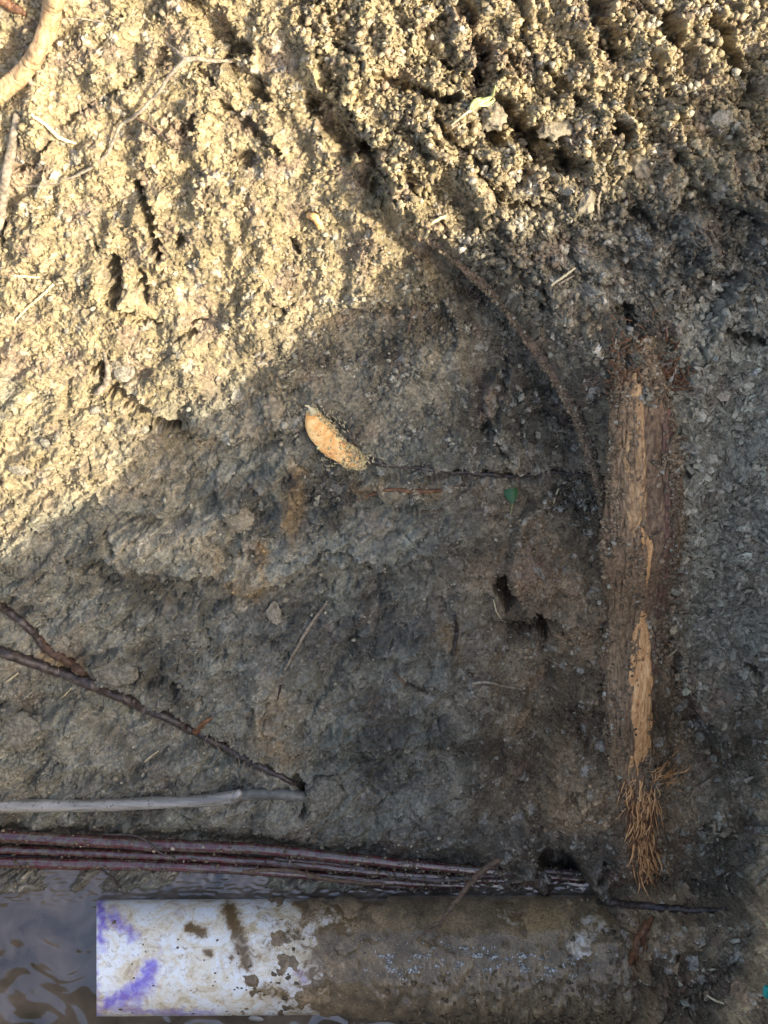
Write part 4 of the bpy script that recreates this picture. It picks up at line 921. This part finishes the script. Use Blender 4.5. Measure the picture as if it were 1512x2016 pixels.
# ------------------------------------------------------------------ twigs in the shade
SH = [
 ([(642,1188,2.6,1),(610,1232,3.2,2),(582,1280,3,2),(560,1320,2,1)], M_TWIG, 'grey twig slanting down the middle of the shaded clay', 'twig'),
 ([(556,1325,2,1),(552,1352,2,1),(546,1378,1.4,0)], M_DARKROOT, 'dark hair root continuing below the slanting grey twig', 'root'),
 ([(894,1212,3.2,1),(900,1240,3.5,2),(896,1268,3.2,2),(890,1292,2,1)], M_DARKROOT, 'black upright twig in the clay left of the dark hollow', 'twig'),
 ([(928,1346,4,1),(955,1343,3.5,2),(990,1350,3,1),(1030,1358,2.5,1)], M_TWIG, 'pale twig with knobbly end lying level on dark clay', 'twig'),
 ([(776,1322,3,1),(790,1340,3,2),(800,1350,2.4,2)], M_BROWNTWIG, 'short brown twig above left of the level pale twig', 'twig'),
 ([(800,1345,2.6,1),(822,1356,2.8,1),(842,1366,2.2,1)], M_DARKROOT, 'black short twig touching the short brown one', 'twig'),
 ([(972,1180,1.2,3),(976,1200,1.4,4),(990,1222,1.2,3)], M_STRAW, 'white curled root hair hanging at the dark hollow', 'root'),
 ([(896,738,2.4,1),(898,756,2.8,2),(914,766,2.8,2),(934,778,2.4,1)], M_STONE, 'white curled root bit in grey soil left of the curved root', 'root'),
 ([(1100,962,1.6,2),(1094,975,1.8,3),(1090,996,1.4,1)], M_STRAW, 'tiny straw right of the green leaf', 'straw'),
 ([(1132,528,2,4),(1108,546,2.6,4),(1085,562,2,3)], M_STRAW, 'pale split straw on the shaded clods right of the curve', 'straw'),
 ([(1130,543,1.6,4),(1100,560,2,4)], M_TWIG, 'grey straw crossing under the pale split straw', 'straw'),
 ([(817,590,2,2),(806,640,2.4,2),(800,665,1.6,1)], M_BROWNTWIG, 'thin brown twig upright in dark soil below the rim', 'twig'),
 ([(140,1355,1.2,2),(128,1368,1.4,2),(118,1376,1,1)], M_STRAW, 'tiny white hair just under the diagonal dark root', 'root'),
 ([(36,1325,1.2,2),(24,1334,1.4,2),(12,1343,1,1)], M_STRAW, 'tiny white hair under the dark root at the left edge', 'root'),
 ([(312,1478,1.2,2),(296,1490,1.4,3),(284,1500,1,1)], M_STRAW, 'thin white hair on the clay above the grey tube', 'root'),
 ([(1488,1740,5,3),(1500,1722,6,4),(1530,1700,6,4)], M_TWIG, 'grey broken twig at the right edge beside the bright soil', 'twig'),
 ([(1490,1632,7,2),(1512,1634,8,3),(1530,1634,8,3)], M_STONE, 'whitish knob of root at the right edge', 'root'),
 ([(1386,1955,1.6,2),(1402,1966,2.2,3),(1425,1976,1.6,2)], M_STRAW, 'tiny pale straw in the lower right soil', 'straw'),
 ([(1340,1270,1.4,2),(1322,1288,1.6,4),(1290,1310,1.4,3)], M_STRAW, 'long white hair right of the bare orange wood', 'root'),
 ([(1420,1515,1.4,3),(1395,1532,1.8,4),(1370,1548,1.4,2)], M_BROWNTWIG, 'fine brown twig right of the torn fibres', 'twig'),
 ([(800,1010,2,1),(870,1005,2,1)], M_BROWNTWIG, 'faint brown rootlet lying under the short reddish root', 'root'),
 ([(1085,1310,2,1),(1070,1265,2.6,2),(1062,1285,2,1)], M_BROWNTWIG, 'bent brown rootlet below the dark hollow', 'root'),
 ([(960,955,1.4,1),(905,960,1.6,2),(870,957,1,1)], M_TWIG, 'pale hair root close under the level dark root', 'root'),
]
for k, (rows, m, lab, cat) in enumerate(SH):
    nm = {'twig': 'twig', 'root': 'rootlet', 'straw': 'straw'}[cat]
    root_thing(nm, rows, m, lab, cat, n=36, seg=8, seed=100+k, rough=.14, wig=.0004)
mud_ = [c for c in pipe.children if c.name.startswith('mud_coating')][0]
clinging('glint_grit', mud_, 1500, .15, .95, (.46,.46,.43), pipe, lambda pu, pv: np.exp(-((pv-1893-8*np.sin(pu/40))/22)**2)*sstep(690, 760, pu)*(1-sstep(1110, 1180, pu))*sstep(.12, .32, fbm(pu/26, pv/14, 196, 3)), 60, .0016)  # pale crumbs put in as painted glints along the wet mud
clinging('mud_lumps', mud_, 1500, .3, 2.2, (.16,.115,.065), pipe, lambda pu, pv: sstep(700, 900, pu)*sstep(1880, 1960, pv)+sstep(1080, 1180, pu)*.8, 61, .0014)
# twig resting across the pipe
pz = PR
def over(u, v, z, r): return (*at(u, v, z), r*S0)
tp = thing('twig', at(900, 1770, pz), 'brown forked twig leaning across the muddy middle of the white pipe', 'twig')
adopt(tube_obj('twig_stem', [over(985,1690,.040,6), over(950,1715,.042,6), over(905,1765,.040,5), over(875,1805,.043,4.5), over(862,1826,.0455,3.5), over(842,1834,.0455,3), over(824,1845,.0455,1.5)], M_BROWNTWIG, n=90, seg=10, rough=.18, seed=140, wig=.0008), tp)
adopt(tube_obj('twig_fork', [over(870,1815,.044,3), over(850,1822,.0465,2.5), over(836,1838,.046,1.5)], M_BROWNTWIG, n=24, seg=8, seed=141), tp)
one(tube_obj('rootlet', [over(205,1642,.013,2), over(280,1650,.016,2.5), over(322,1682,.015,2.5), over(345,1688,.013,2)], M_DARKROOT, n=40, seg=7, seed=142), 'black hair root looped over the maroon wires', 'root')
one(tube_obj('rootlet', [over(478,1716,.010,3), over(560,1712,.008,3.5), over(640,1730,.004,4), over(760,1742,.002,3)], M_BROWNTWIG, n=60, seg=8, seed=143, wig=.0008), 'brown rootlet trailing along the lowest wires', 'root')
one(tube_obj('rootlet', [over(200,1712,.006,2), over(222,1730,.002,3), over(238,1748,-.006,2)], M_DARKROOT, n=24, seg=7, seed=144), 'black twiglet sticking into the water under the wires', 'root')
one(tube_obj('twig', [over(708,1968,.020,5), over(700,1990,.004,6), over(690,2014,-.004,5)], M_BROWNTWIG, n=24, seg=9, seed=145), 'brown stub leaning on the near side of the pipe', 'twig')

# ------------------------------------------------------------------ leaf, stones, clods
def leaf(u, v, L, W, ang_, mat):
    P0 = on(u, v, .003); n = 9; V_, Fc = [], []
    for side, z in ((0, .0002), (1, -.0002)):
        for i in range(n):
            t = i/(n-1); w_ = W*math.sin(math.pi*min(1, t*.92+.05))**.7
            for s in (-1, 0, 1):
                x, y = (t-.5)*L, s*w_*.5; c_, s_ = math.cos(ang_), math.sin(ang_)
                V_.append(P0 + np.array([x*c_-y*s_, x*s_+y*c_, z + .0012*abs(s) + .002*math.sin(t*3)]))
    def q(b, i, s): return b*n*3+i*3+s
    for b in (0, 1):
        for i in range(n-1):
            for s in (0, 1):
                f = (q(b,i,s), q(b,i+1,s), q(b,i+1,s+1), q(b,i,s+1)); Fc.append(f if b else f[::-1])
    for i in range(n-1):
        Fc.append((q(0,i,0), q(0,i+1,0), q(1,i+1,0), q(1,i,0))); Fc.append((q(0,i,2), q(1,i,2), q(1,i+1,2), q(0,i+1,2)))
    return mesh_any('blade', V_, Fc, mat)
lf = thing('leaf', on(1005, 970), 'small fresh green leaf lying on shaded soil left of the big root', 'leaf')
adopt(leaf(1005, 969, .0155, .0092, math.radians(-82), M_LEAF), lf)
adopt(tube_obj('stalk', [(*on(1008,988,.003), .0004), (*on(1008,1000,.003), .00035), (*on(1005,1012,.001), .0003)], M_GREENSTRAW, n=10, seg=6), lf)

ico2 = None
def rock(name, u, v, rx, ry, rz, mat, label, cat, seed, rough=.25, sink=.35, angular=0, rotz=0, group=None):
    """icosphere, displaced; radii in photo pixels"""
    import bmesh
    bm = bmesh.new(); bmesh.ops.create_icosphere(bm, subdivisions=4 if max(rx, ry) > 14 else 3, radius=1)
    P = on(u, v); k = S0*(H-P[2])/H; co_ = np.array([x.co[:] for x in bm.verts])
    rough = rough
    n1 = fbm(co_[:, 0]*1.3+seed*3.1, co_[:, 1]*1.3+co_[:, 2]*.9, 200+seed, 3) + .5*fbm(co_[:, 2]*2+seed, co_[:, 0]*2-co_[:, 1], 210+seed, 3)
    if angular:
        for j in range(9):
            d_ = np.random.RandomState(seed*17+j).randn(3); d_ /= np.linalg.norm(d_); h_ = .62+.2*random.random(); pr = co_@d_
            co_ = co_ - np.maximum(pr-h_, 0)[:, None]*d_
        co_ = co_*(1+rough*.25*n1)[:, None]
    else: co_ = co_*(1+rough*n1)[:, None] + 0
    fine = fbm(co_[:, 0]*6+seed, co_[:, 1]*6+co_[:, 2]*5, 220+seed, 3); co_ = co_*(1+.10*rough/.25*fine*(0 if angular else 1))[:, None]
    co_ = co_*np.array([rx, ry, rz])*k
    c_, s_ = math.cos(rotz), math.sin(rotz); co_ = co_@np.array([[c_, s_, 0], [-s_, c_, 0], [0, 0, 1]])
    for x, c in zip(bm.verts, co_): x.co = c
    me = bpy.data.meshes.new(name); bm.to_mesh(me); bm.free(); me.materials.append(mat)
    for p in me.polygons: p.use_smooth = not angular
    o = link(bpy.data.objects.new(name, me)); o.location = tuple(P + np.array([0, 0, rz*k*(1-sink*2)])); tag(o, label, cat, group); return o
STONES = [
 (160,117,7,8,6,'white pebble on the sunlit bank right of the thick root',1), (308,168,0,0,0,'',0),
 (613,88,9,13,7,'oval white pebble high on the sunlit bank, left of the clod layer',0), (439,410,6,7,5,'bright white grain in the centre of the sunlit bank',1),
 (60,162,6,9,5,'cream pebble just under the thick pale root',0), (149,305,10,22,7,'greenish cream stone standing on the sunlit bank below the twig',0),
 (502,533,8,7,6,'cream grain near the middle edge of the sunlit bank',1), (132,652,7,8,6,'white round pebble low on the sunlit bank',0),
 (243,728,24,26,9,'large flat cream stone by the short bridging root',1), (187,808,13,9,9,'pale round pebble in the dark gap of the lower bank',0),
 (285,845,11,10,9,'pinkish pebble at the tip of the sunlit bank',0), (38,920,24,17,9,'broad yellowish stone low on the sunlit bank',0),
 (88,872,15,9,6,'white flat stone in the lower left sunlit soil',1),
 (1060,852,8,13,7,'white shell shaped pebble left of the curved root',0), (717,880,5,5,4,'tiny white pebble beside the orange stub',1),
 (262,946,13,9,5,'flat pale stone in shade just below the sunlit bank',1), (298,893,6,12,4,'narrow grey stone in shade near the bank tip',1),
 (1228,805,8,13,6,'',-1), (990,685,11,12,7,'grey stone upright in soil below the curved root',1), (1458,1026,14,11,5,'cream square chip right of the big root',1),
 (1400,770,8,12,6,'white angular chip at the upper right of the big root',1), (1405,843,14,6,4,'flat white chip in the grey soil at right',1),
 (1462,885,12,8,5,'long white chip near the right edge',1), (1378,1448,12,12,6,'pale crumbly pebble right of the bare wood',0),
 (390,1388,9,14,6,'cream oblong stone above the diagonal dark root',0), (540,1205,17,26,8,'grey wedge stone with pale face in the clay',1),
 (228,1425,6,5,5,'',-1), (1485,667,17,5,4,'white sliver sticking out of the dark hole at right',1), (562,1180,8,7,5,'small white pebble beside the wedge stone',0),
 (1108,578,10,12,7,'blue grey angular stone on the shaded clods',1), (1290,360,0,0,0,'',0), (1375,540,14,11,7,'pale stone in shade near the upper right edge',1),
 (1452,248,13,11,7,'grey angular stone in shade in the upper right corner',1), (1422,235,26,18,9,'broad greenish grey stone in the upper right shade',0),
 (345,1685,0,0,0,'',0), (1010,640,6,6,5,'tiny grey pebble resting against the curved root',0), (428,1515,7,7,5,'cream grain just above the grey tube',0),
 (228,1532,7,6,5,'white grain above the grey tube near the left',0), (618,1604,7,11,6,'pale grain under the round clod by the tube end',0),
 (1226,383,7,9,6,'white grain on the sunlit rim of the clods',0), (1170,285,9,8,7,'white nodule high on the clod layer',0),
 (1027,283,12,10,9,'pale nodule standing in the dark gap of the clods',0),
]
for k, (u, v, rx, ry, rz, lab, an) in enumerate(STONES):
    if rx == 0 or not lab: continue
    rock('pebble', u, v, rx*.95, ry*.95, rz, M_STONE, lab, 'pebble', 300+k, .30, .32, an, random.uniform(-.4, .4))
M_GREYSTONE = plain_mat('grey_stone', (.08,.072,.052), .6, (.23,.21,.155), 330, bump=.9, dist=.0016, c3=(.27,.235,.16), c3t=.61, c3s=420)
CL = [
 (538,800,22,26,16,M_CLOD,'crumbly tan clod perched on shaded soil left of the orange stub',.35),
 (640,1565,40,34,20,M_GREYSTONE,'round pitted grey clod at the end of the grey tube',.30),
 (225,1318,44,34,16,M_GREYSTONE,'rounded grey stone above the diagonal dark root',.25),
 (40,1440,52,34,16,M_GREYSTONE,'low grey brown lump at the left edge of the clay',.3),
 (345,1685,12,14,9,M_GREYSTONE,'small mud lump caught on the maroon wires',.3),
 (470,1020,30,24,12,M_CLOD,'tan clod with ochre stain at the top of the shaded clay',.3),
 (140,1770,30,24,16,M_GREYSTONE,'dark muddy lump in the water left of the pipe end',.3),
 (40,1850,46,26,16,M_GREYSTONE,'flat muddy stone half under water at the left edge',.3),
 (870,1975,40,22,18,M_GREYSTONE,'wet grey lump against the near side of the pipe',.3),
 (1010,1985,48,30,22,M_CLOD,'rough brown lump under the buried end of the pipe',.35),
 (980,1745,14,10,8,M_GREYSTONE,'little mud lump between the wires and the pipe',.3),
 (430,95,22,14,15,M_CLOD,'long clod above the upper shadow gap of the sunlit bank',.35),
 (1340,178,11,14,9,M_CLOD,'small sunlit clod tip at the lower end of the right clods',.3),
 (1262,318,24,34,18,M_CLOD,'sunlit clod hanging at the shaded boundary, upper right',.35),
 (1155,400,16,26,14,M_CLOD,'tongue of sunlit crumbs at the lower edge of the clods',.35),
 (1090,250,34,24,18,M_CLOD,'yellowish clod between two dark gaps of the clod layer',.35),
 (970,228,24,26,18,M_CLOD,'round clod below the grass sprig',.35),
]
for k, (u, v, rx, ry, rz, m, lab, ro) in enumerate(CL): rock('clod', u, v, rx, ry, rz*.8, m, lab, 'clod', 400+k, ro*1.5, .5, 0, random.uniform(-.3, .3))
rock('plastic_scrap', 1509, 1950, 8, 15, 6, M_TEAL, 'teal plastic scrap at the lower right edge', 'plastic scrap', 500, .1, .25, 1)
